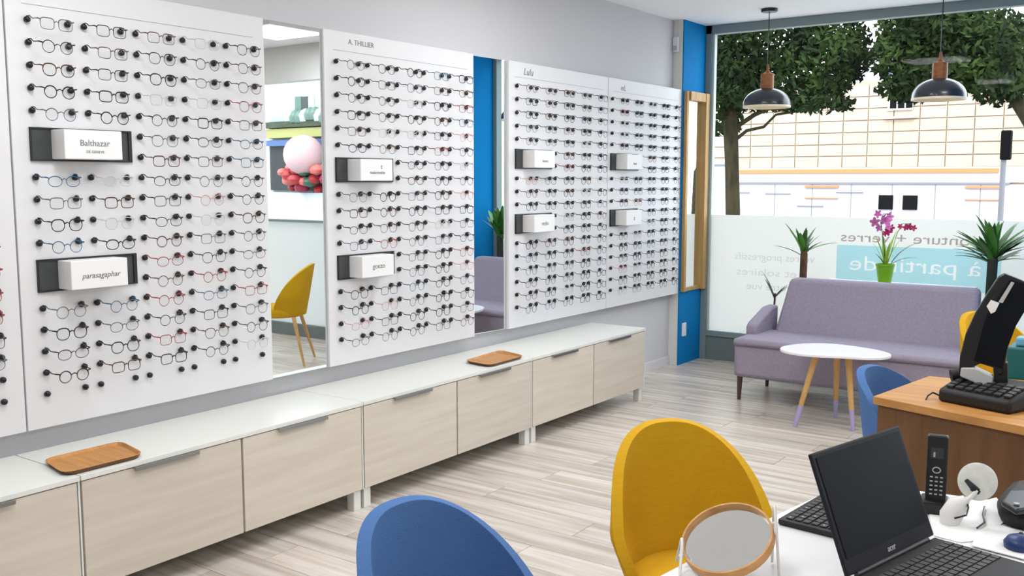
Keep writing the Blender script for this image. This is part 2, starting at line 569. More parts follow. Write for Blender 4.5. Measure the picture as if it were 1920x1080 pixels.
LENS_M = {}; TEMP_M = {}; FRAME_M = {}; JOIN_M = {}
protos = {}
def glasses(shape, colr, thick, simple, loc, label, group):
    key = (shape, colr, thick, simple)
    if key not in protos:
        fr, ln, tm = frame_parts(shape, thick)
        if simple:
            mb = MB()
            for q in (fr, *tm): mb.add(q.v, q.f)
            mb.cur = 1
            for q in ln: mb.add(q.v, q.f)
            me = mb.mesh('eyeglasses', [FM[colr], M['lens']])
            protos[key] = ('s', me)
        else:
            protos[key] = ('c', fr.mesh('rim_frame', FM[colr], True), [l.mesh('lens', M['lens']) for l in ln],
                           [t.mesh('temple', FM[colr], True) for t in tm])
    p = protos[key]
    if p[0] == 's':
        o = link('eyeglasses', p[1], None, loc)
        return tag(o, label, 'eyeglasses', group)
    o = thing('eyeglasses', label, 'eyeglasses', loc, 0, group)
    link('rim_frame', p[1], o)
    for l in p[2]: link('lens', l, o)
    for t in p[3]: link('temple', t, o)
    return o

colour_list = ['black']*9+['brown']*4+['grey']*3+['blue']*1+['red']*1+['pink']*1+['clear']*2
panel_obj = {}
stuff_mb = MB(); stuff_n = 0
count = 0
BRANDS = {('P1', 0): ('Balthazar', 'DE GENEVE'), ('P1', 1): ('parasagaphar', ''), ('P2', 0): ('t', 'maisonette'), ('P2', 1): ('gouzo', ''),
          ('P3', 0): ('', 'linette'), ('P3', 1): ('vezlo', ''), ('P4', 0): ('', 'lunor'), ('P4', 1): ('g', '')}
for P in ('P0', 'P1', 'P2', 'P3', 'P4'):
    y0, y1, yp = PANELS[P]
    root = thing('display_panel', PLAB[P], 'display panel', (XP-.06, (y0+y1)/2, .59), 0, None)
    panel_obj[P] = root
    part('board', MB().box(XW+.001, XP, y0, y1, .59, 2.21), M['panel'], root, bevel=.003)
    pr = PLAQUES[P]
    plq = {}
    for k, r0 in enumerate(pr):
        for rr in (r0, r0+1):
            plq[rr] = k
    sm = MB()
    for r in range(18):
        z = Z0-DZ*r
        for c in range(5):
            if r in plq and c < 2: continue
            ya = yp+c*DY
            for yy in (ya, ya+PEGW):
                if P == 'P0' and yy < 1.3: continue
                if P in ('P0', 'P1', 'P2'):
                    link('peg', peg_me, root, Vector((XP, yy, z))-root.location)
                else:
                    sm.add([(v[0]+XP, v[1]+yy, v[2]+z) for v in peg_mb.v], peg_mb.f)
    if sm.v:
        o = part('pegs', sm, M['peg'], root, True); o['kind'] = 'stuff'
    # thin wire strips behind the columns and header seam
    part('header_seam', MB().box(XP, XP+.0012, y0+.06, y1-.06, 2.118, 2.1195), M['seam'], root)
    # glasses
    for r in range(18):
        z = Z0-DZ*r
        for c in range(5):
            if r in plq and c < 2: continue
            if P == 'P1' and r == 17: continue
            if P == 'P0' and (c < 4 or r > 15 or r < 6): continue
            if P == 'P3' and (r, c) in ((17, 1),): pass
            ya = yp+c*DY
            yc = ya+PEGW/2+rnd.uniform(-.002, .002)
            shape = rnd.choice(['round', 'oval', 'square', 'panto', 'square' if r < 7 else 'round'])
            colr = rnd.choice(colour_list)
            if P == 'P0' and r == 13: colr = 'red'
            if P == 'P0' and r == 14: colr = 'black'
            if P == 'P1' and r == 7 and c == 0: colr = 'blue'
            if P == 'P1' and r == 8 and c == 3: colr = 'pink'
            if P == 'P1' and r == 9 and c == 1: colr = 'clear'
            thick = 1.35 if (colr in ('black', 'brown') and rnd.random() < .45) else 1.0
            loc = (XP, yc, z-.001+rnd.uniform(-.0015, .0015))
            desc = '%s %s eyeglasses, %s row, %s column, %s' % (colr, {'panto': 'rounded'}.get(shape, shape), ORD[r], ORD[c], PDESC[P])
            count += 1
            if P == 'P4' and c >= 3:
                fr, ln, tm = frame_parts(shape, thick)
                stuff_mb.cur = 0
                for q in (fr, *tm): stuff_mb.add([(v[0]+loc[0], v[1]+loc[1], v[2]+loc[2]) for v in q.v], q.f)
                stuff_n += 1
            else:
                glasses(shape, colr, thick, P in ('P3', 'P4'), loc, desc, 'eyeglasses hung on the '+PDESC[P])
    if P == 'P0': continue
    for k, r0 in enumerate(pr):
        zc = Z0-DZ*(r0+.5)
        ya = yp-.012
        b = thing('brand_plaque', {('P1', 0): 'white block plaque in dark niche, upper one left of the chair mirror',
                                   ('P1', 1): 'white block plaque in dark niche, lower one left of the chair mirror',
                                   ('P2', 0): 'upper white block plaque on the panel between the two mirrors',
                                   ('P2', 1): 'lower white block plaque on the panel between the two mirrors',
                                   ('P3', 0): 'upper white block plaque just right of the blue mirror',
                                   ('P3', 1): 'lower white block plaque just right of the blue mirror',
                                   ('P4', 0): 'upper white block plaque on the panel nearest the window',
                                   ('P4', 1): 'lower white block plaque on the panel nearest the window'}[(P, k)], 'plaque',
                  (XP, ya+.2, zc-.06), 0, 'brand plaques on the display panels')
        part('back_plate', MB().box(XP+.0005, XP+.004, ya, ya+.4, zc-.059, zc+.059), M['niche'], b)
        rim = MB()
        rim.box(XP+.0005, XP+.010, ya, ya+.4, zc+.055, zc+.060).box(XP+.0005, XP+.010, ya, ya+.4, zc-.060, zc-.055)
        rim.box(XP+.0005, XP+.010, ya, ya+.005, zc-.055, zc+.055).box(XP+.0005, XP+.010, ya+.386, ya+.4, zc-.055, zc+.055)
        part('niche_rim', rim, M['nichedark'], b)
        bl = part('block', MB().box(XP+.004, XP+.094, ya+.078, ya+.305, zc-.053, zc+.053), M['block'], b, bevel=.003)
        big, small = BRANDS[(P, k)]
        def wall_M(y_, z_, s=1):   # text facing +X, reading towards +Y
            return Matrix(((0, 0, 1, XP+.0945), (s, 0, 0, y_), (0, s, 0, z_), (0, 0, 0, 1)))
        yc = ya+.195
        if P == 'P1' and k == 0:
            lettering(big, .032, wall_M(yc, zc+.005), M['ink'], bl)
            lettering(small, .014, wall_M(yc, zc-.026), M['ink'], bl)
        elif P == 'P1':
            lettering(big, .029, wall_M(yc, zc-.005), M['ink'], bl, shear=.3)
        else:
            if big: lettering(big, .036, wall_M(yc if k else yc+.03, zc+(.0 if k else .016)), M['ink'], bl)
            if small: lettering(small, .024, wall_M(yc, zc-.012), M['ink'], bl)
o = link('eyeglasses', stuff_mb.mesh('eyeglasses', FM['black']))
tag(o, 'small far eyeglasses in the last two columns beside the shop window', 'eyeglasses', None, 'stuff')
def head_M(y_, z_): return Matrix(((0, 0, 1, XP+.0005), (1, 0, 0, y_), (0, 1, 0, z_), (0, 0, 0, 1)))
lettering('A. THILLIER', .035, head_M(3.50, 2.165), M['ink'], panel_obj['P2'])
lettering('Lulu', .06, head_M(4.94, 2.155), M['ink'], panel_obj['P3'], shear=.3)
lettering('ed.', .06, head_M(6.13, 2.150), M['ink'], panel_obj['P4'])

mir = thing('wall_mirror', 'tall mirror strip reflecting a mustard chair and the bright shopfront', 'mirror', (-3.45, 3.071, .6))
part('glass', MB().box(-3.46, -3.445, 2.897, 3.246, .592, 2.208), M['mirror'], mir)
part('backing', MB().box(XW+.001, -3.46, 2.897, 3.246, .592, 2.208), M['panel'], mir)
mir2 = thing('wall_mirror', 'narrow mirror strip reflecting the blue wall, a plant and the sofa', 'mirror', (-3.475, 4.568, .6))
part('glass', MB().box(-3.468, -3.462, 4.402, 4.734, .592, 2.208, rot=math.radians(-3.5)), M['mirror'], mir2)
part('backing', MB().box(XW+.001, -3.482, 4.401, 4.735, .592, 2.208), M['panel'], mir2)
# oak framed mirror on the blue pillar
PX = XP+.012
m3 = thing('framed_mirror', 'narrow tall mirror in an oak frame on the blue pillar', 'mirror', (PX, 7.29, .6))
part('frame_stile', MB().box(PX, PX+.03, 7.085, 7.125, .6, 2.2), M['frame_oak'], m3, bevel=.003)
part('frame_stile', MB().box(PX, PX+.05, 7.40, 7.465, .6, 2.2), M['frame_oak'], m3, bevel=.003)
part('frame_rail', MB().box(PX, PX+.045, 7.125, 7.40, 2.13, 2.2), M['frame_oak'], m3, bevel=.003)
part('frame_rail', MB().box(PX, PX+.02, 7.125, 7.40, .6, .63), M['frame_oak'], m3, bevel=.003)
part('glass', MB().box(PX, PX+.008, 7.125, 7.40, .63, 2.13), M['mirror'], m3)
o = link('power_socket', MB().box(PX, PX+.012, 7.12, 7.19, .23, .34).mesh('power_socket', M['socket']))
b_ = o.modifiers.new('bevel', 'BEVEL'); b_.width = .003
tag(o, 'small white double socket low on the blue pillar', 'socket')
sd = thing('wall_sensor', 'small white sensor box high on the grey pillar', 'sensor', (-3.48, 7.06, 2.5))
part('housing', MB().box(-3.505, -3.455, 7.035, 7.069, 2.50, 2.62), M['socket'], sd, bevel=.008)
part('lens_window', MB().box(-3.495, -3.465, 7.030, 7.036, 2.515, 2.55), M['lightink'], sd, bevel=.002)

# ------------------------------------------------------------------ low cabinets
CF, CBK, CTOP, CBOT = -3.049, -3.478, .502, .094
W = .6778
Y00 = 1.7266-2*W
clab = ['low white cabinet with pale wood doors cut by the bottom left corner',
        'low white cabinet with pale wood doors, directly under the chair mirror strip',
        'low white cabinet with pale wood doors carrying the far bamboo tray',
        'low white cabinet with pale wood doors at the far end, its white side showing']
for k in range(4):
    ya, yb = Y00+k*2*W+.002, Y00+(k+1)*2*W-.002
    c = thing('low_cabinet', clab[k], 'cabinet', ((CF+CBK)/2, (ya+yb)/2, 0), 0, 'row of low cabinets along the wall')
    part('top_board', MB().box(CBK, CF+.004, ya, yb, CTOP-.018, CTOP), M['cabwhite'], c, bevel=.0015)
    body = MB().box(CBK, CF-.022, ya, ya+.018, CBOT, CTOP-.018).box(CBK, CF-.022, yb-.018, yb, CBOT, CTOP-.018)
    body.box(CBK, CF-.022, ya+.018, yb-.018, CBOT, CBOT+.018).box(CBK, CBK+.008, ya+.018, yb-.018, CBOT+.018, CTOP-.018)
    body.box(CBK+.008, CF-.03, (ya+yb)/2-.009, (ya+yb)/2+.009, CBOT+.018, CTOP-.018)
    part('carcass', body, M['cabwhite'], c)
    part('side_edge', MB().box(CF-.022, CF, yb-.006, yb, CBOT, CTOP-.018), M['cabwhite'], c)
    for j in range(2):
        da, db = ya+.004+j*W, ya+W-.006+j*W
        if j == 1: db = yb-.010
        d = part('door', MB().box(CF-.019, CF, da, db, CBOT+.002, CTOP-.022), M['door'], c, bevel=.0015)
        cy = (da+db)/2+(-.005 if j == 0 else -.02)
        h = MB().box(CF-.012, CF+.016, cy-.135, cy+.135, CTOP-.0215, CTOP-.0185).box(CF+.0125, CF+.016, cy-.135, cy+.135, CTOP-.032, CTOP-.0215)
        part('handle', h, M['handle'], d, label='thin steel edge handle')
    for ly in (ya+.03, yb-.03):
        for lx in (CF-.035, CBK+.06):
            part('leg', MB().box(lx-.022, lx+.022, ly-.022, ly+.022, 0, CBOT), M['cabwhite'], c, bevel=.002)

def tray(pts, lab):
    cpt = sum(pts, Vector((0, 0, 0)))/4
    t = thing('bamboo_tray', lab, 'tray', (cpt.x, cpt.y, CTOP), 0, 'bamboo trays on the low cabinets')
    def rounded(sc, z):
        out = []
        n = len(pts)
        for i in range(n):
            p, a, b = pts[i], pts[i-1], pts[(i+1) % n]
            r = .05
            va = (a-p).normalized()*r; vb = (b-p).normalized()*r
            for q in range(5):
                u = q/4
                pt = (p+va)*(1-u)**2+p*2*u*(1-u)+(p+vb)*u*u
                pt = cpt+(pt-cpt)*sc
                out.append(Vector((pt.x, pt.y, z)))
        return out
    a, b, c_, d_ = rounded(.93, CTOP), rounded(1, CTOP+.016), rounded(.97, CTOP+.0165), rounded(.92, CTOP+.006)
    n = len(a)
    mb = MB(); vs = a+b+c_+d_
    fs = [tuple(range(n-1, -1, -1)), tuple(range(3*n, 4*n))]
    for L in range(3):
        for i in range(n):
            j = (i+1) % n
            fs.append((L*n+i, L*n+j, (L+1)*n+j, (L+1)*n+i))
    mb.add(vs, fs)
    mb.m = [1]+[0]+[1]*n+[0]*(2*n)
    part('tray_body', mb, [M['tray'], M['trayedge']], t)
    return t
tz = CTOP+.012
tray([onZ(78, 863, tz), onZ(120, 890, tz), onZ(272, 852, tz), onZ(226, 828, tz)], 'honey bamboo tray on the nearest low cabinets, at the left of the photo')
tray([onZ(870, 677, tz), onZ(918, 686, tz), onZ(984, 668, tz), onZ(938, 657, tz)], 'small bamboo tray on the low cabinet under the blue mirror strip')

# ------------------------------------------------------------------ chairs
def chair_meshes(fab):
    # shell of the back: theta 0 = back centre (-X), front = +X
    NT, NZ = 44, 14
    TH = math.radians(92.3)
    def rim(t):
        u = abs(t)/TH
        return .475+.345*max(0, 1-u**1.99)**.676
    out = []; inn = []
    for i in range(NT+1):
        t = -TH+2*TH*i/NT
        zt = rim(t)
        for j in range(NZ+1):
            v = j/NZ
            z = .400+(zt-.400)*v
            lean = (z-.40)
            rx = .201+.09*lean; ry = .173+.06*min(1, lean/.16)-.066*max(0, lean-.16)
            taper = 1
            ct, st = math.cos(t), math.sin(t)
            e = 2/2.35
            px = -rx*math.copysign(abs(ct)**e, ct); py = ry*taper*math.copysign(abs(st)**e, st)
            px -= .10*lean*1.0*max(0, ct)
            out.append(Vector((px, py, z)))
    th = .030
    n1 = NZ+1
    mid = Vector((0, 0, 0))
    for i in range(NT+1):
        for j in range(n1):
            p = out[i*n1+j]
            d = Vector((p.x, p.y, 0)).normalized()
            q = p-d*th
            inn.append(Vector((q.x, q.y, q.z-(.002 if j == NZ else 0))))
    vs = out+inn
    N = len(out)
    fs = []
    for i in range(NT):
        for j in range(NZ):
            a, b = i*n1+j, (i+1)*n1+j
            fs.append((a, b, b+1, a+1)); fs.append((N+a, N+a+1, N+b+1, N+b))
        a, b = i*n1+NZ, (i+1)*n1+NZ
        fs.append((a, b, N+b, N+a))
        a, b = i*n1, (i+1)*n1
        fs.append((b, a, N+a, N+b))
    for j in range(NZ):
        a = j; fs.append((a+1, a, N+a, N+a+1))
        a = NT*n1+j; fs.append((a, a+1, N+a+1, N+a))
    back = MB().add(vs, fs)
    seat = MB()
    prof = [(.02, .385), (.19, .385), (.222, .40), (.232, .43), (.228, .455), (.205, .472), (.12, .480), (.01, .482)]
    seat.lathe(prof, 32)
    seat.v = [(x*.93+.02, y*.88, z) for x, y, z in seat.v]
    legs = []
    for sx, sy in ((1, 1), (1, -1), (-1, 1), (-1, -1)):
        legs.append(MB().tube([(sx*.13, sy*.13, .388), (sx*.225, sy*.215, 0)], [.017, .009], 10))
    return (back.mesh('backrest', M[fab], True), seat.mesh('seat', M[fab], True), [l.mesh('leg', M['legwood'], True) for l in legs])
def make_chair(name, fab, label, loc, rz, group):
    ms = cm[fab]
    c = thing(name, label, 'chair', loc, rz, group)
    b = link('backrest', ms[0], c)
    bv = b.modifiers.new('bevel', 'BEVEL'); bv.width = .014; bv.segments = 4; bv.limit_method = 'ANGLE'; bv.angle_limit = math.radians(50)
    link('seat', ms[1], c)
    for l in ms[2]: link('leg', l, c)
    return c
cm = {'mustard': chair_meshes('mustard'), 'bluefab': chair_meshes('bluefab')}
make_chair('tub_chair', 'mustard', 'mustard fabric tub chair in the foreground beside the white desk', (-1.02, 2.267, 0), math.radians(-42.4), 'mustard tub chairs')
make_chair('tub_chair', 'bluefab', 'blue fabric tub chair cut off by the bottom edge of the photo', (-1.10, 1.443, 0), math.radians(-8), 'blue tub chairs')
make_chair('tub_chair', 'mustard', 'mustard tub chair mostly hidden behind the black till, seen in the tall mirror', (-.73, 5.30, 0), math.radians(-36), 'mustard tub chairs')
make_chair('tub_chair', 'bluefab', 'blue tub chair tucked against the far side of the brown desk', (-.75, 3.665, 0), math.radians(-12), 'blue tub chairs').scale = (1, 1, .975)

# ------------------------------------------------------------------ sofa
sf = thing('sofa', 'grey wool two-seat sofa with a high back under the shop window', 'sofa', (-1.83, 6.5, 0))
def rbox(x0, x1, y0, y1, z0, z1): return MB().box(x0, x1, y0, y1, z0, z1)
SX0, SX1 = -2.56, -1.10
part('seat_base', rbox(SX0, SX1, 6.14, 6.78, .165, .40), M['sofa'], sf, True, bevel=.03)
part('seat_cushion', rbox(SX0, SX1, 6.12, 6.66, .385, .435), M['sofa'], sf, True, bevel=.022)
bk = MB()
yb0, yb1 = 6.60, 6.78
bk.add([(SX0+.10, yb0, .40), (SX1-.04, yb0, .40), (SX1-.06, yb1-.02, .80), (SX0+.155, yb1-.02, .80),
        (SX0+.10, yb0+.2, .20), (SX1-.04, yb0+.2, .20), (SX1-.06, yb1+.10, .80), (SX0+.155, yb1+.10, .80)],
       [(0, 1, 2, 3), (5, 4, 7, 6), (0, 3, 7, 4), (1, 5, 6, 2), (3, 2, 6, 7), (0, 4, 5, 1)])
part('backrest', bk, M['sofa'], sf, True, bevel=.03)
for s, xa in ((-1, SX0-.005), (1, SX1-.075)):
    ar = MB().prism([(xa, 6.36, .40), (xa, 6.78, .40), (xa, 6.78, .60), (xa, 6.66, .595), (xa, 6.40, .515), (xa, 6.36, .49)], (.08, 0, 0))
    part('armrest', ar, M['sofa'], sf, True, bevel=.018)
for lx in (SX0+.03, SX1-.05):
    for ly in (6.20, 6.72):
        part('leg', MB().tube([(lx, ly, .18), (lx-.004, ly, 0)], [.021, .012], 10), M['sofaleg'], sf, True)

# ------------------------------------------------------------------ coffee table
ct = thing('coffee_table', 'small white coffee table with splayed wooden legs in front of the sofa', 'table', (-1.79, 5.85, 0))
tp = []
for k in range(40):
    a = 2*PI*k/40
    r = .285+.035*math.cos(2*a-.6)+.025*math.cos(3*a+.4)
    tp.append(Vector((-1.80+r*math.cos(a)*1.0, 5.87+r*math.sin(a)*.86, .450)))
part('tabletop', MB().prism(tp, (0, 0, .018)), M['tabletop'], ct, True, bevel=.004)
for (tx, ty), (bx, by) in (((-1.88, 5.80), (-1.965, 5.70)), ((-1.70, 5.84), (-1.645, 5.80)), ((-1.81, 5.98), (-1.83, 6.06))):
    l = part('leg', MB().tube([(tx, ty, .45), (tx+(bx-tx)*.72, ty+(by-ty)*.72, .126)], [.021, .0155], 12), M['legwood'], ct, True)
    part('leg_tip', MB().tube([(tx+(bx-tx)*.72, ty+(by-ty)*.72, .126), (bx, by, 0)], [.0155, .011], 12), M['tip'], l, True, label='lilac-painted leg tip')

# ------------------------------------------------------------------ pendants
def pendant(x, y, zb, rad, lab):
    p = thing('pendant_lamp', lab, 'lamp', (x, y, ZC), 0, 'pendant lamps by the shop window')
    part('canopy', MB().lathe([(.002, ZC-.026), (.055, ZC-.024), (.06, ZC-.018), (.06, ZC-.0005)], 24, (x, y, 0)), M['black'], p, True)
    h = rad*.78
    part('cable', MB().tube([(x, y, ZC-.024), (x, y, zb+h+.17)], .0035, 6), M['black'], p, True)
    part('wood_cap', MB().lathe([(.004, zb+h-.008), (.048, zb+h-.006), (.048, zb+h+.10), (.030, zb+h+.105), (.012, zb+h+.12), (.008, zb+h+.17), (.001, zb+h+.17)], 24, (x, y, 0)), M['pendwood'], p, True)
    prof = []
    for k in range(13):
        a = PI/2*k/12
        prof.append((max(.03, rad*math.cos(PI/2-a)), zb+.012+(h-.012)*math.cos(a)))
    prof = prof+[(rad, zb)]
    sh = MB().lathe(prof, 40, (x, y, 0)); sh.f.pop(); sh.m.pop()
    o = part('dome', sh, M['pendant'], p, True)
    pin = [(max(.02, r-.004), z-.004) for r, z in prof[:-1]]+[(rad-.004, zb-.012)]
    i_ = MB().lathe(pin, 40, (x, y, 0)); i_.f.pop(); i_.m.pop()
    part('inner_shade', i_, M['pendin'], p, True)
    rg = MB()
    rg.lathe([(rad-.006, zb-.012), (rad+.001, zb-.012), (rad+.001, zb+.002), (rad-.006, zb+.002)], 40, (x, y, 0)); rg.f = rg.f[:-2]; rg.m = rg.m[:-2]
    part('rim', rg, M['pendin'], p, True)
    part('bulb', MB().lathe([(.004, zb+.02), (.022, zb+.03), (.03, zb+.05), (.026, zb+.08), (.013, zb+.11), (.012, zb+.15)], 16, (x, y, 0)), M['led'], p, True)
pendant(-2.705, 7.0, 2.045, .172, 'dark dome pendant lamp with a wooden cap, nearer the blue pillar')
pendant(-1.51, 7.0, 2.045, .172, 'dark dome pendant lamp with a wooden cap, right one before the street tree')

for i, (lx, ly) in enumerate(LEDS):
    q = thing('ceiling_light', ['square ceiling light panel above the cabinets under the chair mirror', 'square ceiling light panel above the nearest bamboo tray', 'square ceiling light panel above the blue foreground chair', 'square ceiling light panel above the mustard foreground chair',
                                'square ceiling light panel glowing at the top of the tall mirror', 'square ceiling light panel behind the photographer',
                                'square ceiling light panel above the right end of the brown desk', 'square ceiling light panel by the right-hand shopfront'][i], 'ceiling light', (lx, ly, ZC), 0, 'square ceiling lights')
    part('housing', MB().box(lx-.31, lx+.31, ly-.31, ly-.295, ZC-.03, ZC).box(lx-.31, lx+.31, ly+.295, ly+.31, ZC-.03, ZC)
         .box(lx-.31, lx-.295, ly-.295, ly+.295, ZC-.03, ZC).box(lx+.295, lx+.31, ly-.295, ly+.295, ZC-.03, ZC), M['metal'], q)
    part('diffuser', MB().box(lx-.295, lx+.295, ly-.295, ly+.295, ZC-.022, ZC-.016), M['led'], q)

# ------------------------------------------------------------------ console shelf behind the sofa, plants
cs = thing('console_shelf', 'narrow white console shelf behind the sofa back carrying the orchid', 'shelf', (-1.78, 7.2, 0))
part('shelf_top', MB().box(-2.28, -1.265, 7.08, 7.32, .742, .760), M['tabletop'], cs, bevel=.002)
part('shelf_rail', MB().box(-2.26, -1.285, 7.09, 7.31, .725, .742), M['trayedge'], cs)  # dark strip standing in for the shadow line under the shelf
for lx in (-2.25, -1.3):
    for ly in (7.11, 7.29):
        part('leg', MB().box(lx-.012, lx+.012, ly-.012, ly+.012, 0, .725), M['metal'], cs)

def blade_me(name, L, w, bend, m, n=8, fold=.25):
    mb = MB()
    vs = []; fs = []
    for i in range(n+1):
        u = i/n
        z = L*math.sin(min(1.45, bend*u+1e-4))/max(bend, .01) if bend > .05 else L*u
        x = L*(1-math.cos(bend*u))/max(bend, .01) if bend > .05 else 0
        ww = w*(math.sin(PI*min(1, .18+.82*u))**.7 if u < 1 else 0)
        ww = max(ww, .0006)
        vs += [(x-ww*fold, -ww, z), (x+.0, 0, z), (x-ww*fold, ww, z), (x+.0012, 0, z)]
    for i in range(n):
        a = i*4; b = a+4
        fs += [(a, a+1, b+1, b), (a+1, a+2, b+2, b+1), (a+3, a, b, b+3), (a+2, a+3, b+3, b+2)]
    mb.add(vs, fs)
    return mb.mesh(name, m, True)

def add_leaf(me, parent, base, az, tilt, s, roll=0):
    o = link('leaf', me, parent, base)
    # blade points +Z bending towards +X; tilt about Y then azimuth
    o.rotation_euler = Euler((0, tilt, az), 'XYZ')
    o.scale = (s, s, s)
    return o

def yucca(x, y, ztop, zpot, trunkm, trad, lab, leaves, seed, sc=1):
    r_ = random.Random(seed)
    p = thing('potted_yucca', lab, 'plant', (x, y, 0))
    po = part('pot', MB().lathe([(.07, 0), (.10, 0), (.13, .28), (.135, .30), (.12, .30), (.118, .27), (.01, .27)], 24, (x, y, 0)), M['potw'], p, True)
    part('trunk', MB().tube([(x+.01, y, .26), (x, y, .5), (x+.004, y, ztop-.02), (x, y, ztop)], [trad*1.05, trad, trad*.95, trad*.7], 12), trunkm, p, True)
    mes = [blade_me('leaf', .27*sc, .025*sc, .30, M['leaf']), blade_me('leaf', .25*sc, .020*sc, .5, M['leaf']), blade_me('leaf', .25*sc, .026*sc, .1, M['leaf'])]
    for k, (az, tl, s) in enumerate(leaves):
        add_leaf(mes[k % 3], p, (r_.uniform(-.012, .012), r_.uniform(-.012, .012), ztop-.02+r_.uniform(-.03, .03)), az, tl, s)
    return p
AR = YAW   # image-right direction angle
def imdir(deg):  # azimuth of a leaf leaning towards image-right (0), away (90), left (180), to camera (270)
    return AR+math.radians(deg)
lv = [(imdir(180), .38, 1.05), (imdir(175), .95, 1.0), (imdir(200), .25, .9), (imdir(10), .30, .85), (imdir(0), 1.02, 1.05), (imdir(20), .7, .6), (imdir(350), .55, .65),
      (imdir(100), .3, .8), (imdir(270), .35, .8), (imdir(240), .6, .75), (imdir(300), .75, .8), (imdir(130), .7, .8), (imdir(60), .6, .8), (imdir(190), .12, .8), (imdir(30), .12, .75)]
yucca(-2.435, 7.13, .97, .3, M['trunk'], .028, 'yucca with a brown cane trunk behind the left end of the sofa', lv, 3, .98)
rl = random.Random(12)
lv2 = [(imdir(rl.uniform(0, 360)), rl.uniform(.08, 1.35), rl.uniform(.85, 1.2)) for k in range(40)]
lv2 += [(imdir(180), .6, 1.25), (imdir(185), .95, 1.2), (imdir(175), 1.15, 1.0), (imdir(0), .7, 1.2), (imdir(5), 1.0, 1.1), (imdir(180), .3, 1.2), (imdir(0), .25, 1.2)]
yucca(-1.15, 7.12, .99, .3, M['trunkd'], .034, 'dense dark-trunked yucca at the right behind the sofa and till', lv2, 5, 1.02)
# small low plant leaf at the sofa's left shoulder
sp = thing('small_plant', 'small plant with a dark leaf peeking above the left sofa shoulder', 'plant', (-2.72, 7.28, 0))
part('pot', MB().lathe([(.05, 0), (.07, 0), (.09, .2), (.08, .2), (.078, .18), (.01, .18)], 20, (-2.72, 7.28, 0)), M['potw'], sp, True)
part('stem', MB().tube([(-2.72, 7.28, .18), (-2.70, 7.28, .62)], .008, 8), M['trunk'], sp, True)
bm_ = blade_me('leaf', .26, .016, .3, M['leafd'])
for az, tl, s in ((imdir(180), .30, .9), (imdir(120), .5, .7), (imdir(300), .7, .7), (imdir(20), .8, .6)):
    add_leaf(bm_, sp, (.015, 0, .58), az, tl, s)

# orchid
ox, oy = -1.85, 7.16
oc = thing('potted_orchid', 'pink orchid in a lime green pot on the console shelf', 'plant', (ox, oy, .76))
zb = .7605
pot = MB()
pot.lathe([(.036, zb), (.044, zb), (.062, zb+.125), (.066, zb+.128), (.066, zb+.142), (.058, zb+.142), (.055, zb+.12), (.004, zb+.12)], 20, (ox, oy, 0))
part('pot', pot, M['pot'], oc, True)
part('soil', MB().lathe([(.01, zb+.118), (.054, zb+.119), (.052, zb+.127), (.005, zb+.129)], 16, (ox, oy, 0)), M['soil'], oc)
l1 = blade_me('leaf', .22, .013, .25, M['leafy']); l2 = blade_me('leaf', .17, .012, .5, M['leafy']); l3 = blade_me('leaf', .28, .012, .9, M['leafd'])
for az, tl, s in ((180, .22, 1.1), (160, .35, .9), (10, .18, 1.25), (350, .32, 1.0), (200, .5, .8), (90, .2, 1.1), (270, .25, .9), (30, .45, .7)):
    add_leaf(l1 if s > .85 else l2, oc, (0, 0, .12), imdir(az), tl, s)
for az, tl, s, bx in ((0, .45, 1.0, 0), (355, .85, .75, 0)):
    add_leaf(l3, oc, (.03, .02, .13), imdir(az), tl, s)
Rh = Vector((math.cos(AR), math.sin(AR), 0))
def opt(dx, dz, dd=0): return Vector((ox, oy, zb))+Rh*dx+Vector((-Rh.y, Rh.x, 0))*dd+Vector((0, 0, dz))
st1 = [opt(0, .12), opt(-.01, .25), opt(-.03, .36), opt(-.045, .44), opt(-.03, .50), opt(.02, .50)]
st2 = [opt(.01, .12), opt(.05, .26), opt(.075, .36), opt(.11, .43), opt(.16, .43), opt(.19, .39)]
part('stem', MB().tube(st1, .003, 6), M['leafd'], oc, True)
part('stem', MB().tube(st2, .003, 6), M['leafy'], oc, True)
def flower_me(m):
    mb = MB()
    for k in range(5):
        a = 2*PI*k/5+.3
        ring = []
        for q in range(8):
            b = 2*PI*q/8
            u = .017+.015*math.cos(b); v = .010*math.sin(b)
            ring.append((.003+.003*math.cos(b), u*math.cos(a)-v*math.sin(a), u*math.sin(a)+v*math.cos(a)))
        mb.prism(ring, (.0015, 0, 0))
    mb.lathe([(.001, 0), (.006, .003), (.005, .009), (.001, .012)], 8, (0, 0, 0), Mrot)
    return mb.mesh('flower', m)
fm1, fm2 = flower_me(M['petal']), flower_me(M['petalred'])
for dx, dz, dd, f, s in ((-.07, .50, 0, fm1, 1.0), (-.085, .44, .01, fm1, 1.2), (-.04, .47, -.02, fm1, 1.1), (-.01, .45, 0, fm1, 1.2), (.02, .48, .01, fm1, 1.1), (-.06, .40, .0, fm1, .9),
                        (0, .41, -.02, fm1, 1.0), (.005, .375, -.01, fm2, 1.0), (.03, .40, 0, fm2, .9), (-.01, .36, .01, fm2, .8),
                        (.13, .405, -.01, fm2, .85), (.16, .41, 0, fm2, .85), (.19, .40, .0, fm2, .8), (.095, .41, 0, fm2, .7)):
    o = link('flower', f, oc, opt(dx, dz, dd)-Vector((ox, oy, .76)))
    o.rotation_euler = (rnd.uniform(0, 1), rnd.uniform(-.4, .3), AR-PI/2+rnd.uniform(-.6, .6)); o.scale = (s, s, s)

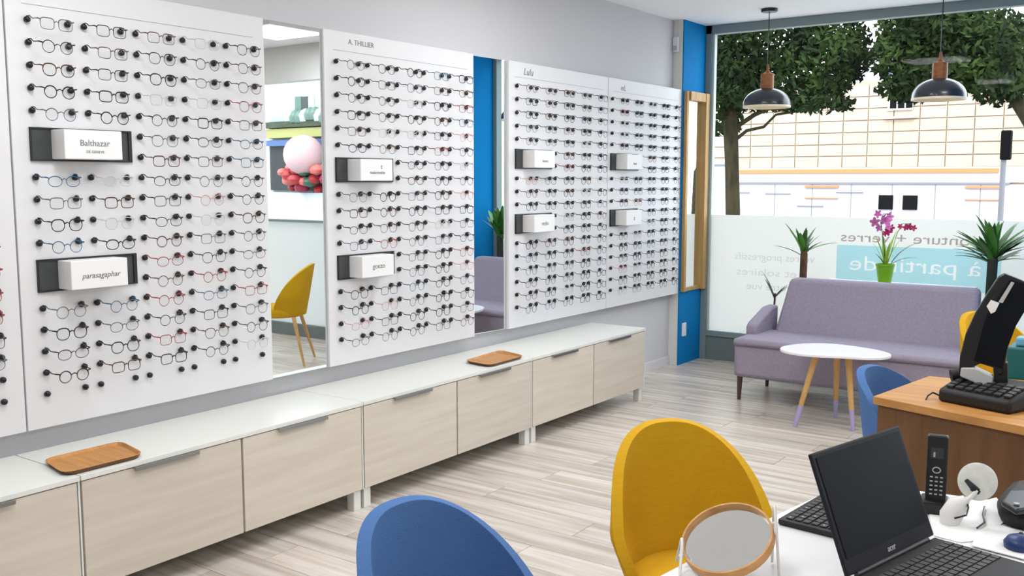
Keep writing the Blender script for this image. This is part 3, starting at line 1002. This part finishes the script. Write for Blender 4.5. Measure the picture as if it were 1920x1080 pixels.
# ------------------------------------------------------------------ brown desk and what stands on it
DZT = .74
A_ = onZ(1637, 743, DZT); B_ = onZ(1920, 800, DZT); Cc = onZ(1744, 704, DZT)
fd = (B_-A_).normalized(); sdv = (Cc-A_).normalized()
A2 = A_; B2 = A_+fd*1.25; C2 = B2+Vector((.15, 1.0, 0)); D2 = A_+sdv*.50
bd = thing('brown_desk', 'brown oak desk carrying the black till, at the right', 'desk', ((A2+C2)/2).xy.to_3d())
part('desktop', MB().prism([Vector((p.x, p.y, DZT-.028)) for p in (A2, B2, C2, D2)], (0, 0, .028)), M['wood'], bd, bevel=.002)
nrm = Vector((-fd.y, fd.x, 0))
a0 = A2+fd*.012+nrm*.014; b0 = B2-fd*.02+nrm*.014
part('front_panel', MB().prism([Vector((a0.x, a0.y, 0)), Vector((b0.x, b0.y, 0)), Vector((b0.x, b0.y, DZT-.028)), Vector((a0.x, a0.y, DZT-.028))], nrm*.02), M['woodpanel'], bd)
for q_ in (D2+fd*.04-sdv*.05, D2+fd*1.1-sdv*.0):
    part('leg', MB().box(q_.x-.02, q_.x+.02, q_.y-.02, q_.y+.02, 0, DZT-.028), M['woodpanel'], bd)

# till: keypad base + tilted monitor on a silver foot
TL_ = onZ(1757, 752, DZT); TR_ = onZ(1893, 779, DZT)
td = (TR_-TL_); tw = td.length; td.normalize(); tn = Vector((-td.y, td.x, 0))
ti = thing('card_till', 'black till with a tilted monitor standing on the brown desk', 'till', (TL_+TR_)/2)
def P3(u, v, z): return TL_+td*u+tn*v+Vector((0, 0, z))
base = MB().add([P3(0, 0, 0), P3(tw, 0, 0), P3(tw+.01, .20, 0), P3(-.01, .20, 0), P3(.0, .0, .045), P3(tw, .0, .045), P3(tw+.01, .19, .085), P3(-.01, .19, .085)],
                [(0, 3, 2, 1), (0, 1, 5, 4), (1, 2, 6, 5), (2, 3, 7, 6), (3, 0, 4, 7), (4, 5, 6, 7)])
bs = part('base', base, M['blackm'], ti, True, bevel=.012)
kk = MB().box(0, .022, 0, .018, 0, .006).mesh('key', M['key'])
ang = math.atan2(td.y, td.x); slope = math.atan2(.04, .19)
for i in range(7):
    for j in range(4):
        pos = P3(.02+i*.033, .02+j*.026, .0475+.04*(.02+j*.026)/.19)
        k_ = link('key', kk, bs, pos-ti.location); k_.rotation_euler = (slope, 0, ang)
part('paper_roll_cover', MB().tube([P3(-.012, .10, .075), P3(.05, .16, .092)], .022, 12), M['blackm'], ti, True)
# monitor: outline on an upright plane through the foot, extruded
yawd = Vector((ray(1850, 620).x, ray(1850, 620).y, 0)).normalized()
mc = P3(tw*.55, .12, 0)
def onP(x, y, back=0):
    d = ray(x, y); q = mc+yawd*back
    return O+d*((q-O).dot(yawd)/d.dot(yawd))
ol = [(1797, 706), (1800, 668), (1810, 628), (1828, 588), (1850, 552), (1872, 519), (1884, 513), (1912, 524), (1938, 536), (1926, 566), (1908, 604), (1890, 650), (1882, 700), (1872, 704), (1864, 690), (1838, 682), (1816, 692)]
part('monitor_side', MB().prism([onP(x, y) for x, y in ol], yawd*.04), M['black'], ti, True, bevel=.004)
slab = [(1826, 676), (1850, 590), (1893, 525), (1925, 532), (1935, 560), (1905, 610), (1888, 655), (1880, 690)]
part('monitor_screen', MB().prism([onP(x, y, .006)-yawd*.012 for x, y in slab], yawd*.012), M['screen'], ti, bevel=.002)
part('neck', MB().prism([onP(x, y, .01) for x, y in [(1862, 690), (1890, 680), (1890, 744), (1866, 740)]], yawd*.04), M['black'], ti, bevel=.004)
part('foot', MB().prism([onP(x, y, -.01) for x, y in [(1802, 690), (1828, 690), (1862, 706), (1860, 726), (1836, 722), (1800, 706)]], yawd*.05), M['silver'], ti, bevel=.004, label='silver monitor foot')
part('sticker', MB().prism([onP(x, y, -.004)-yawd*.006 for x, y in [(1850, 574), (1858, 562), (1874, 568), (1866, 584), (1858, 588)]], yawd*.004), M['paper'], ti, label='pale sticker')  # pale piece painting the light reflected on the monitor
part('edge_strip', MB().prism([onP(x, y, -.004)-yawd*.006 for x, y in [(1872, 566), (1896, 528), (1902, 530), (1880, 568)]], yawd*.004), M['silver'], ti)  # thin silver piece painting the glare line along the screen edge
cb = thing('till_cable', 'thin dark cable hanging over the front edge of the brown desk', 'cable', TL_)
part('cord', MB().tube([P3(-.01, .05, .006), P3(-.035, .03, .02), P3(-.035, -.0, .012), P3(-.03, -.03, -.01), P3(-.02, -.035, -.06), P3(0, -.03, -.13)], .003, 6), M['black'], cb, True)

tb = onZ(1900, 712, DZT)
bx = thing('teal_box', 'dark teal box on the brown desk at the right photo edge', 'box', tb)
part('body', MB().box(tb.x-.03, tb.x+.2, tb.y, tb.y+.16, DZT, DZT+.125), M['teal'], bx, bevel=.008)
part('lid_item', MB().box(tb.x-.005, tb.x+.06, tb.y+.03, tb.y+.1, DZT+.1255, DZT+.16), mat('pale_blue_plastic', (110, 170, 196), .5), bx, bevel=.008, label='pale blue lid knob')
cd = thing('card_stand', 'white card stand with a dark edge behind the teal box', 'sign', (tb.x+.03, tb.y+.3, DZT))
part('card', MB().prism([(tb.x+.0, tb.y+.32, DZT), (tb.x+.11, tb.y+.32, DZT), (tb.x+.10, tb.y+.34, DZT+.33), (tb.x+.06, tb.y+.34, DZT+.33)], (0, .012, 0)), M['paper'], cd)
part('edge', MB().box(tb.x+.112, tb.x+.17, tb.y+.32, tb.y+.345, DZT, DZT+.33), M['black'], cd)

# ------------------------------------------------------------------ white desk (foreground) and its things
ZD = .75
wd = thing('white_desk', 'white desk in the bottom right corner under the open laptop', 'desk', (-.2, 1.7, 0))
poly = [(-.86, 1.20), (-.80, 1.62), (-.745, 2.06), (-.685, 2.39), (.45, 2.62), (.55, 1.20)]
part('desktop', MB().prism([Vector((x, y, ZD-.03)) for x, y in poly], (0, 0, .03)), M['desk'], wd, bevel=.003)
for lx, ly in ((-.76, 1.28), (-.63, 2.28), (.36, 2.48), (.46, 1.28)):
    part('leg', MB().box(lx-.02, lx+.02, ly-.02, ly+.02, 0, ZD-.03), M['metal'], wd)

# round cosmetic mirror
mcen = onZ(1364, 1012, ZD+.06)
nz = (Vector((-.66, .10, 1))).normalized()
nz = ((O-mcen).normalized()*.53+(Rv*-.36+Uv*.93)*.84).normalized()
ax = nz.cross(O-mcen).normalized()
if ax.dot(Rv) < 0: ax = -ax
oyv = nz.cross(ax)
axh = Vector((ax.x, ax.y, 0)).normalized(); hv = Vector((axh.y, -axh.x, 0))
MM = Matrix((ax, oyv, nz)).transposed()
rm = thing('table_mirror', 'round table mirror in a honey wood hoop on white wire legs', 'mirror', (mcen.x, mcen.y, ZD))
hoop = MB().lathe([(.0855, -.010), (.0895, -.010), (.0895, .009), (.0855, .009), (.0845, .0)], 56, mcen, MM)
hoop.f = hoop.f[:-2]; hoop.m = hoop.m[:-2]
n_ = 56
hoop.f += [(4*n_+k, 4*n_+(k+1) % n_, (k+1) % n_, k) for k in range(n_)]; hoop.m += [0]*n_
part('hoop', hoop, M['goldwood'], rm, True)
part('mirror_glass', MB().lathe([(.001, -.004), (.0845, -.004), (.0845, .0), (.001, .0)], 56, mcen, MM), M['mirror'], rm, True)
for s in (-1, 1):
    e = mcen+ax*s*.094
    f1 = Vector((e.x, e.y, ZD+.002))+hv*.035+ax*s*.006; f2 = Vector((e.x, e.y, ZD+.002))-hv*.035+ax*s*.006
    top = e+Vector((0, 0, .028))
    part('wire_leg', MB().tube([f1, top+hv*.008, top+Vector((0, 0, .006)), top-hv*.008, f2], .0028, 8), M['metal'], rm, True)
    part('pivot', MB().tube([mcen+ax*s*.0895, e+ax*s*.004], .004, 8), M['metal'], rm, True)

# black keyboard pad
k1, k2, k3 = onZ(1458, 984, ZD), onZ(1423, 1041, ZD), onZ(1560, 924, ZD)
kx = (k3-k1).normalized(); ky = Vector((kx.y, -kx.x, 0))
kb = thing('keyboard', 'black keyboard with a silver bar lying between mirror and laptop', 'keyboard', k1)
def K(u, v, z): return k1+kx*u+ky*v+Vector((0, 0, z))
body = MB().prism([K(0, 0, .001), K(.27, 0, .001), K(.27, .22, .001), K(-.0, .22, .001)], (0, 0, .013))
kbb = part('body', body, M['blackm'], kb, bevel=.003)
kang = math.atan2(kx.y, kx.x)
km = MB().box(0, .016, -.014, 0, 0, .003).mesh('key', M['key'])
kmk = MB().box(.004, .010, -.008, -.005, .003, .0033).mesh('key_mark', M['keymark'])
for i in range(12):
    for j in range(6):
        k_ = link('key', km, kbb, K(.012+i*.0205, .014+j*.019, .0142)-k1); k_.rotation_euler = (0, 0, kang)
        if (i*5+j*3) % 4 == 0:
            q_ = link('key_mark', kmk, kbb, K(.012+i*.0205, .014+j*.019, .0142)-k1); q_.rotation_euler = (0, 0, kang)
part('silver_bar', MB().prism([K(.004, .142, .0142), K(.266, .142, .0142), K(.266, .149, .0142), K(.004, .149, .0142)], (0, 0, .003)), M['silver'], kb)
for i in range(5):
    for j in range(2):
        u, v = .03+i*.045, .168+j*.03
        pc = [K(u+.016*math.cos(a), v+.010*math.sin(a), .0142) for a in [2*PI*q/10 for q in range(10)]]
        part('pad_button', MB().prism(pc, (0, 0, .0015)), M['key'], kbb)

# laptop
hR, hL = onZ(1752, 1005, ZD+.018), onZ(1590, 1085, ZD+.018)
hd = (hR-hL).normalized(); fw = Vector((hd.y, -hd.x, 0))
LW = (hR-hL).length
lp = thing('laptop', 'open black laptop on the white desk, screen facing the camera', 'laptop', ((hL+hR)/2).xy.to_3d()+Vector((0, 0, ZD)))
def L_(u, v, z): return hL+hd*u+fw*v+Vector((0, 0, z))
deck = part('deck', MB().prism([L_(0, 0, -.017), L_(LW, 0, -.017), L_(LW, .235, -.017), L_(0, .235, -.017)], (0, 0, .015)), M['blackm'], lp, bevel=.003)
lang = math.atan2(hd.y, hd.x)
km2 = MB().box(0, .0155, -.0145, 0, 0, .002).mesh('key', M['key'])
for i in range(16):
    for j in range(6):
        k_ = link('key', km2, deck, L_(.014+i*.0197, .03+j*.0185, -.0018)-lp.location); k_.rotation_euler = (0, 0, lang)
part('touchpad', MB().prism([L_(.12, .155, -.0019), L_(.22, .155, -.0019), L_(.22, .22, -.0019), L_(.12, .22, -.0019)], (0, 0, .001)), M['bezel'], deck)
# lid
hgt = .232
tl_t = math.radians(22)
lid_dir = (-fw*math.sin(tl_t)+Vector((0, 0, 1))*math.cos(tl_t))
lid_n = (fw*math.cos(tl_t)+Vector((0, 0, 1))*math.sin(tl_t))
def S_(u, v, w): return hL+hd*u+lid_dir*v+lid_n*w+Vector((0, 0, .002))
lid = part('lid', MB().prism([S_(0, 0, 0), S_(LW, 0, 0), S_(LW, hgt, 0), S_(0, hgt, 0)], lid_n*-.008), M['bezel'], lp, bevel=.003)
part('screen', MB().prism([S_(.012, .03, .0002), S_(LW-.012, .03, .0002), S_(LW-.012, hgt-.01, .0002), S_(.012, hgt-.01, .0002)], lid_n*.001), M['screen'], lid)
part('hinge', MB().tube([L_(.03, .0, -.001), L_(LW-.03, .0, -.001)], .006, 10), M['black'], lp, True)
tx = hd; ty_ = lid_dir
cpos = S_(LW*.5, .015, .0006)
Mt = Matrix(((tx.x, ty_.x, lid_n.x, cpos.x), (tx.y, ty_.y, lid_n.y, cpos.y), (tx.z, ty_.z, lid_n.z, cpos.z), (0, 0, 0, 1)))
lettering('acer', .017, Mt, M['silver'], lid, shear=.1)

# cordless handset in its cradle
hp = onZ(1752, 962, ZD)
vd = Vector((hp.x, hp.y, 0)).normalized(); sd2 = Vector((vd.y, -vd.x, 0))
hs = thing('cordless_phone', 'black cordless phone handset with pale keys upright beside the laptop', 'phone', hp)
def H_(u, v, z): return hp+sd2*u+vd*v+Vector((0, 0, z))
part('cradle', MB().prism([H_(-.03, -.02, .0), H_(.03, -.02, 0), H_(.03, .05, 0), H_(-.03, .05, 0)], (0, 0, .03)), M['black'], hs, bevel=.005)
lean = math.radians(8)
def G_(u, w, z): return H_(u, w+z*math.tan(lean), z*.9+.022)
hb_ = part('handset', MB().prism([G_(-.022, 0, 0), G_(.022, 0, 0), G_(.022, 0, .168), G_(-.022, 0, .168)], vd*.022), M['black'], hs, bevel=.004)
part('display', MB().prism([G_(-.013, -.0008, .112), G_(.013, -.0008, .112), G_(.013, -.0008, .138), G_(-.013, -.0008, .138)], vd*.001), M['key'], hb_)
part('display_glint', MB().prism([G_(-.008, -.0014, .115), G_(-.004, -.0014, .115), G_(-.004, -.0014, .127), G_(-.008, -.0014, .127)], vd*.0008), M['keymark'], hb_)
part('navigation_ring', MB().tube([G_(.008*math.cos(a), -.001, .083+.007*math.sin(a)) for a in [2*PI*k/12 for k in range(12)]], .0014, 5, closed=True), M['keymark'], hb_)
for r in range(5):
    for c in range(3):
        part('button', MB().prism([G_(-.013+c*.0105+a, -.0008, .022+r*.0105+b) for a, b in ((0, 0), (.006, 0), (.006, .0032), (0, .0032))], vd*.001), M['keymark'], hb_)

# small round lamp / magnifier on a white arm
lb = onZ(1792, 985, ZD)
wl = thing('desk_magnifier', 'round pale magnifier disc on a white jointed arm beside the phone', 'magnifier', lb)
dpt = (lb-O).length
def Q(x, y, back=0):
    d = ray(x, y); pl = lb+vd*back
    return O+d*((pl-O).dot(vd)/d.dot(vd))
part('base', MB().tube([Q(1776, 988, 0), Q(1782, 968, .004), Q(1796, 946, .008), Q(1812, 936, .01)], [.017, .024, .022, .010], 12), M['metal'], wl, True)
part('arm', MB().tube([Q(1812, 940, .01), Q(1832, 920, .02)], .005, 8), M['metal'], wl, True)
part('joint', MB().tube([Q(1822, 914, .022), Q(1836, 924, .022)], .007, 8), M['black'], wl, True)
dc = Q(1833, 903, .03)
dn = (-vd*.9+sd2*-.3+Vector((0, 0, .28))).normalized()
d1 = dn.orthogonal().normalized(); d2 = dn.cross(d1)
DM = Matrix((d1, d2, dn)).transposed()
part('disc', MB().lathe([(.001, -.006), (.036, -.005), (.041, -.001), (.041, .003), (.037, .005), (.001, .004)], 32, dc, DM), mat('pale_disc', (214, 214, 206), .6, var=.06, scale=(60, 60, 60)), wl, True)
part('bracket', MB().prism([Q(1808, 902, .018), Q(1814, 898, .018), Q(1838, 918, .018), Q(1826, 926, .018)], vd*.004), M['key'], wl)
part('wire', MB().tube([Q(1812, 940, .01), Q(1816, 952, -.01), Q(1812, 966, -.03), Q(1790, 972, -.02)], .002, 6), M['black'], wl, True)

def sheet(pts, z, lab, name='paper_sheet', th=.002, m=None):
    q = [onZ(x, y, z) for x, y in pts]
    c = sum(q, Vector((0, 0, 0)))/len(q)
    o = thing(name, lab, 'paper', c, 0, 'loose papers on the white desk')
    part('sheet', MB().prism(q, (0, 0, th)), m or M['paper'], o)
    return o
sheet([(1742, 966), (1868, 934), (1898, 972), (1822, 1016), (1800, 1018), (1752, 1006)], ZD+.0005, 'white crumpled sheet under the magnifier arm')
sheet([(1830, 996), (1874, 985), (1925, 1000), (1930, 1052), (1822, 1024)], ZD+.003, 'white sheet with a lilac tint right of the crumpled one')
wcab = thing('thin_cable', 'thin black cable crossing the papers on the white desk', 'cable', onZ(1845, 985, ZD))
part('cord', MB().tube([onZ(1846, 950, ZD+.008), onZ(1843, 965, ZD+.008), onZ(1846, 980, ZD+.008), onZ(1832, 990, ZD+.008)], .0022, 6), M['black'], wcab, True)
bgc = onZ(1905, 975, ZD)
bgt = thing('black_case', 'soft black case at the right edge behind the papers', 'case', bgc)
part('body', MB().prism([onZ(x, y, ZD+.002) for x, y in [(1872, 985), (1868, 965), (1895, 935), (1960, 930), (1990, 1000), (1925, 1000)]], (0, 0, .05)), M['blackm'], bgt, True, bevel=.02)
part('flap', MB().prism([onZ(x, y, ZD+.052) for x, y in [(1876, 950), (1890, 930), (1955, 928), (1960, 960), (1905, 968)]], (0, 0, .014)), M['black'], bgt, True, bevel=.006)
part('button', MB().lathe([(.006, 0), (.006, .003), (.002, .004)], 12, onZ(1906, 946, ZD+.067)), M['keymark'], bgt, True)
ms = onZ(1912, 1032, ZD)
mo = thing('computer_mouse', 'dark blue mouse half cut by the right photo edge', 'mouse', ms)
part('shell', MB().lathe([(.020, .003), (.030, .006), (.031, .016), (.024, .027), (.010, .033), (.001, .034)], 24, ms), M['bluedark'], mo, True)
part('wheel', MB().lathe([(.004, 0), (.005, .002), (.003, .004)], 10, ms+Vector((0, .008, .032))), M['black'], mo, True)

# ------------------------------------------------------------------ outside
gr = struct('ground', MB().box(-40, 40, YW+.12, 20.2, -.3, -.15), mat('paving', (150, 148, 144), .9, var=.06, scale=(.8, .8, .8)))
YF = 20
E_tile = mat('cream_tile', (166, 151, 134), .8, var=.03, scale=(1, 1, 1), perobj=.025)
E_low = mat('lilac_render', (166, 162, 172), .8, var=.05, scale=(.7, .7, .7))
E_or = mat('orange_trim', (206, 116, 70), .7)
E_gr = mat('grey_trim', (110, 110, 118), .7)
E_win = mat('dark_window', (8, 8, 9), .7, spec=.1)
E_base = mat('facade_core', (156, 138, 120), .9)
fb = thing('facade_building', 'long cream tiled building with orange bands across the street', 'building', (-6, YF+1, -.15))
FX0, FX1 = -11.0, 0.4
part('core', MB().box(FX0, FX1, YF+.05, YF+6, -.15, 3.45), E_base, fb)
cw, rh = .49, .235
tm_ = MB().box(0, cw-.022, -.03, .0, 0, rh-.022).mesh('tile_panel', E_tile)
nx = int((FX1-FX0)/cw)
zt0 = 1.76
for i in range(nx):
    for j in range(7):
        link('tile_panel', tm_, fb, Vector((FX0+i*cw, YF+.05, zt0+j*rh))-fb.location)
part('orange_band', MB().box(-8.3, -3.2, YF-.02, YF+.05, 1.64, 1.72), E_or, fb)
part('band_rail', MB().box(FX0, -3.0, YF-.03, YF+.05, 1.42, 1.455), E_gr, fb)
part('lower_wall', MB().box(FX0, FX1, YF+.0, YF+.05, -.15, 1.42), E_low, fb)
part('upper_lower_wall', MB().box(FX0, FX1, YF+.01, YF+.05, 1.455, 1.755), mat('pale_lilac', (176, 170, 176), .8), fb)
for xa, xb in ((-6.84, -6.15), (-3.76, -3.1)):
    part('orange_lintel', MB().box(xa, xb, YF-.04, YF, 1.345, 1.385), E_or, fb)
    part('orange_sill', MB().box(xa, xb, YF-.03, YF, 1.12, 1.14), E_or, fb)
for xa in (-5.34, -4.88):
    w_ = part('window', MB().box(xa, xa+.27, YF-.03, YF, .92, 1.2), E_win, fb)
for xa, zz in ((-7.7, 1.20), (-6.2, 1.24), (-8.6, 1.22), (-7.0, .95)):
    part('ledge', MB().box(xa, xa+.55, YF-.02, YF, zz, zz+.02), E_gr, fb)
for q in range(14):
    part('joint_strip', MB().box(FX0+.3+q*.8, FX0+.312+q*.8, YF-.006, YF, -.1, 1.41), E_gr, fb)
wv = part('window', MB().box(-5.25, -4.78, YF-.02, YF+.015, 2.86, 3.24), mat('shutter_frame', (196, 190, 196), .6), fb)
for q in range(3):
    part('pane', MB().box(-5.2+q*.15, -5.08+q*.15, YF-.035, YF-.02, 2.9, 3.2), E_win, wv)
part('sill', MB().box(-5.3, -4.72, YF-.06, YF+.02, 2.70, 2.74), mat('rose_sill', (214, 160, 152), .7), fb)
fb2 = thing('far_building', 'pale lilac building seen between the two street trees', 'building', (-8, 30, -.15))
part('wall', MB().box(-9.6, -6.2, 30, 34, -.15, 6.6), mat('lilac_wall', (214, 208, 224), .8), fb2)
part('roof', MB().box(-9.8, -6.0, 29.8, 34.2, 6.6, 6.8), E_gr, fb2)
for q in range(3):
    part('window', MB().box(-9.2+q*1.1, -8.7+q*1.1, 29.96, 30, 4.6, 5.6), mat('violet_glass', (78, 76, 120), .3), fb2)

bark = mat('street_bark', (58, 52, 36), .9, spec=.1, scale=(10, 10, 3), rgb2=(36, 34, 24), bump=.7, bscale=25)
leafm = mat('street_leaf', (14, 24, 10), .8, spec=.12, scale=(3, 3, 3), rgb2=(44, 60, 26), detail=6)
def crown(blobs, n, seed, size=.05):
    r_ = random.Random(seed)
    mb = MB(); vs = []; fs = []
    tot = sum(b[3]*b[4]*b[5] for b in blobs)
    for b in blobs:
        k = int(n*b[3]*b[4]*b[5]/tot)
        for _ in range(k):
            while True:
                p = Vector((r_.uniform(-1, 1), r_.uniform(-1, 1), r_.uniform(-1, 1)))
                if p.length <= 1 and p.length > .25: break
            c = Vector((b[0]+p.x*b[3], b[1]+p.y*b[4], b[2]+p.z*b[5]))
            d1 = Vector((r_.gauss(0, 1), r_.gauss(0, 1), r_.gauss(0, 1))).normalized()
            d2 = d1.orthogonal().normalized()
            s = size*r_.uniform(.6, 1.3)
            i0 = len(vs)
            vs += [c-d1*s, c+d2*s*.45+d1*s*.1, c+d1*s, c-d2*s*.45+d1*s*.1]
            fs.append((i0, i0+1, i0+2, i0+3))
    mb.v = [tuple(v) for v in vs]; mb.f = fs; mb.m = [0]*len(fs)
    me = bpy.data.meshes.new('foliage'); me.from_pydata(mb.v, [], mb.f); me.materials.append(leafm)
    return me
YT = 12
def tp_(x, y, dy=0): return onY(x, y, YT+dy)
t1 = thing('street_tree', 'street tree with its whole trunk visible left of the pendant lamps', 'tree', (tp_(1372, 400).x, YT, -.15))
ba = tp_(1374, 400); 
part('trunk', MB().tube([(ba.x, YT, -.15), tuple(ba), tuple(tp_(1372, 300)), tuple(tp_(1370, 240)), tuple(tp_(1368, 190)), tuple(tp_(1362, 120))], [.105, .095, .09, .095, .065, .04], 12), bark, t1, True)
for pts, r0 in (([(1370, 262), (1385, 235), (1415, 215), (1450, 200), (1500, 200), (1545, 190)], .035), ([(1372, 268), (1400, 245), (1432, 238), (1455, 215), (1520, 205)], .025),
                ([(1366, 252), (1352, 240), (1335, 232)], .035), ([(1368, 190), (1400, 130), (1430, 80)], .05), ([(1366, 180), (1340, 120)], .04)):
    part('branch', MB().tube([tuple(tp_(x, y, .05*i)) for i, (x, y) in enumerate(pts)], [r0*(1-.6*i/len(pts)) for i in range(len(pts))], 8), bark, t1, True)
def blob(x, y, rx, rz, dy=0, ry=.7):
    c = tp_(x, y, dy); k = (c-O).dot(Fv)/FPX
    return (c.x, c.y, c.z, rx*k*1.0, ry, rz*k)
me = crown([blob(1440, 80, 120, 75), blob(1360, 130, 70, 90), blob(1545, 110, 80, 70), blob(1500, 175, 90, 35), blob(1590, 90, 40, 60), blob(1470, -40, 180, 90), blob(1350, 220, 25, 40), blob(1540, 195, 60, 18), blob(1440, 190, 60, 20), blob(1400, 160, 60, 50)], 15000, 1)
o = link('foliage', me, t1, -t1.location); o['kind'] = 'stuff'
t2 = thing('street_tree', 'street tree at the right whose trunk stands outside the photo', 'tree', (tp_(1990, 400).x, YT, -.15))
part('trunk', MB().tube([(tp_(1990, 400).x, YT, -.15), tuple(tp_(1985, 320)), tuple(tp_(1955, 260)), tuple(tp_(1920, 210)), tuple(tp_(1880, 155))], [.15, .13, .10, .075, .05], 12), bark, t2, True)
for pts, r0 in (([(1880, 158), (1850, 138), (1800, 132), (1770, 120)], .06), ([(1925, 215), (1905, 180), (1925, 130)], .04), ([(1885, 160), (1905, 110), (1890, 60)], .04)):
    part('branch', MB().tube([tuple(tp_(x, y)) for x, y in pts], [r0*(1-.5*i/len(pts)) for i in range(len(pts))], 8), bark, t2, True)
me = crown([blob(1740, 60, 95, 70), blob(1690, 110, 50, 55), blob(1820, 70, 90, 65), blob(1900, 90, 60, 60), blob(1760, 150, 90, 35), blob(1830, 130, 70, 30), blob(1780, -50, 160, 80), blob(1905, 150, 25, 25), blob(1700, 170, 50, 22), blob(1880, 150, 60, 50)], 15000, 2)
o = link('foliage', me, t2, -t2.location); o['kind'] = 'stuff'

tlx = onY(1887, 265, 14)
tl = thing('traffic_signal', 'dark traffic signal on a thin grey pole across the road', 'traffic light', (tlx.x, 14, -.15))
part('pole', MB().tube([(tlx.x-.02, 14, -.15), (tlx.x-.02, 14, 1.8)], .035, 10), E_gr, tl, True)
part('head', MB().box(tlx.x-.06, tlx.x+.07, 13.93, 14.03, 1.76, 2.14), mat('signal_black', (6, 6, 7), .7, spec=.1), tl, bevel=.02)
pb = onY(1348, 350, 15)
pn = thing('street_panel', 'pale blue framed street panel beside the left tree trunk', 'sign', (pb.x, 15, -.15))
part('board', MB().box(pb.x-.14, pb.x+.14, 14.98, 15.02, .8, 1.72), mat('pale_blue_panel', (196, 216, 230), .4), pn)
part('frame', MB().box(pb.x-.17, pb.x-.14, 14.97, 15.03, -.15, 1.76).box(pb.x+.14, pb.x+.17, 14.97, 15.03, -.15, 1.76).box(pb.x-.14, pb.x+.14, 14.97, 15.03, 1.72, 1.76), E_gr, pn)

# shop across the street seen in the tall mirror
def mirY(x, y, Y):
    d = ray(x, y); d = Vector((-d.x, d.y, d.z)); o_ = Vector((-6.89, 0, CAMH))
    return o_+d*(Y/d.y)
YS = 14
def mp(x, y): return mirY(x, y, YS)
sh = thing('flower_shop', 'flower shop across the street, seen only in the tall mirror', 'shop', (mp(560, 300).x, YS+.6, -.15))
xa, xb = mp(640, 300).x, mp(480, 300).x
if xa > xb: xa, xb = xb, xa
part('wall', MB().box(xa-.5, xb+.5, YS+.8, YS+1.2, -.15, 4.6), mat('shop_white', (150, 156, 154), .8), sh)
part('interior', MB().box(xa-.4, xb+.4, YS+.72, YS+.8, mp(560, 358).z, mp(560, 270).z), mat('shop_dark', (16, 20, 24), .6), sh)
part('fascia', MB().box(xa-.4, xb+.4, YS+.6, YS+.8, mp(560, 270).z, mp(560, 258).z), mat('shop_blue', (60, 84, 130), .6), sh)
part('yellow_awning', MB().box(xa-.4, xb+.4, YS+.55, YS+.8, mp(560, 254).z, mp(560, 236).z), mat('shop_yellow', (140, 138, 84), .7), sh)
part('hedge_box', MB().box(xa-.4, xb+.4, YS+.5, YS+.8, mp(560, 234).z, mp(560, 222).z), mat('shop_green', (50, 58, 40), .8, var=.4, scale=(5, 5, 5)), sh)
hm = [mat('flower_red', (140, 20, 30), .6), mat('flower_pink', (176, 84, 78), .6), mat('flower_white', (176, 176, 172), .6), M['leafd'], mat('flower_rose', (120, 16, 50), .6)]
r3 = random.Random(4)
wg = [mat('shop_glass_green', (70, 96, 84), .4), mat('shop_glass_pale', (150, 160, 158), .5), mat('shop_glass_dark', (30, 36, 40), .4)]
for q in range(9):
    px = 503+q*12.5
    a_, b_2 = mp(px, 222), mp(px+10.5, 176)
    part('window', MB().box(min(a_.x, b_2.x), max(a_.x, b_2.x), YS+.76, YS+.8, a_.z, b_2.z), wg[(q*2+q//3) % 3], sh)
for q in range(12):
    c_ = mp(506+q*9.2, 216+3*math.sin(q))
    part('planter', MB().lathe([(.02, -.16), (.14, -.1), (.17, .02), (.1, .14), (.02, .18)], 8, (c_.x, YS+.6, c_.z)), wg[0] if q % 3 else wg[1], sh, True)
for q in range(46):
    px, py = r3.uniform(512, 612), r3.uniform(312, 356)
    c_ = mp(px, py); rr = r3.uniform(.10, .19)
    fo = MB().lathe([(.02, -rr*.7), (rr*.8, -rr*.45), (rr, 0), (rr*.75, rr*.5), (.02, rr*.75)], 8, (c_.x, YS+.3+r3.uniform(-.15, .2), c_.z))
    part('bouquet', fo, r3.choice(hm), sh, True)
cb_ = mp(556, 290)
part('paper_lantern', MB().lathe([(.42*math.sin(PI*k/10)+.01, -.42*math.cos(PI*k/10)) for k in range(11)], 20, (cb_.x, YS+.2, cb_.z)), mat('lantern_pink', (176, 146, 148), .6), sh, True)
part('counter', MB().box(xa-.4, xb+.4, YS+.4, YS+.8, -.15, mp(560, 362).z), mat('counter_white', (166, 170, 176), .6), sh)

# two small dark floor boxes by the recessed shopfront (seen in the mirror)
for px, pl_ in ((575, 'left'), (604, 'right')):
    d = ray(px, 612); d = Vector((-d.x, d.y, d.z)); o_ = Vector((-6.89, 0, CAMH)); c_ = o_+d*(-CAMH/d.z)
    fb_ = thing('floor_box', '%s one of two small black floor boxes in the tall mirror' % pl_, 'box', (c_.x, c_.y, 0), 0, 'black floor boxes in the mirror')
    part('body', MB().box(c_.x-.07, c_.x+.07, c_.y-.06, c_.y+.06, 0, .12), M['black'], fb_, bevel=.004)
    part('lid', MB().box(c_.x-.075, c_.x+.075, c_.y-.065, c_.y+.065, .12, .132), M['black'], fb_, bevel=.002)
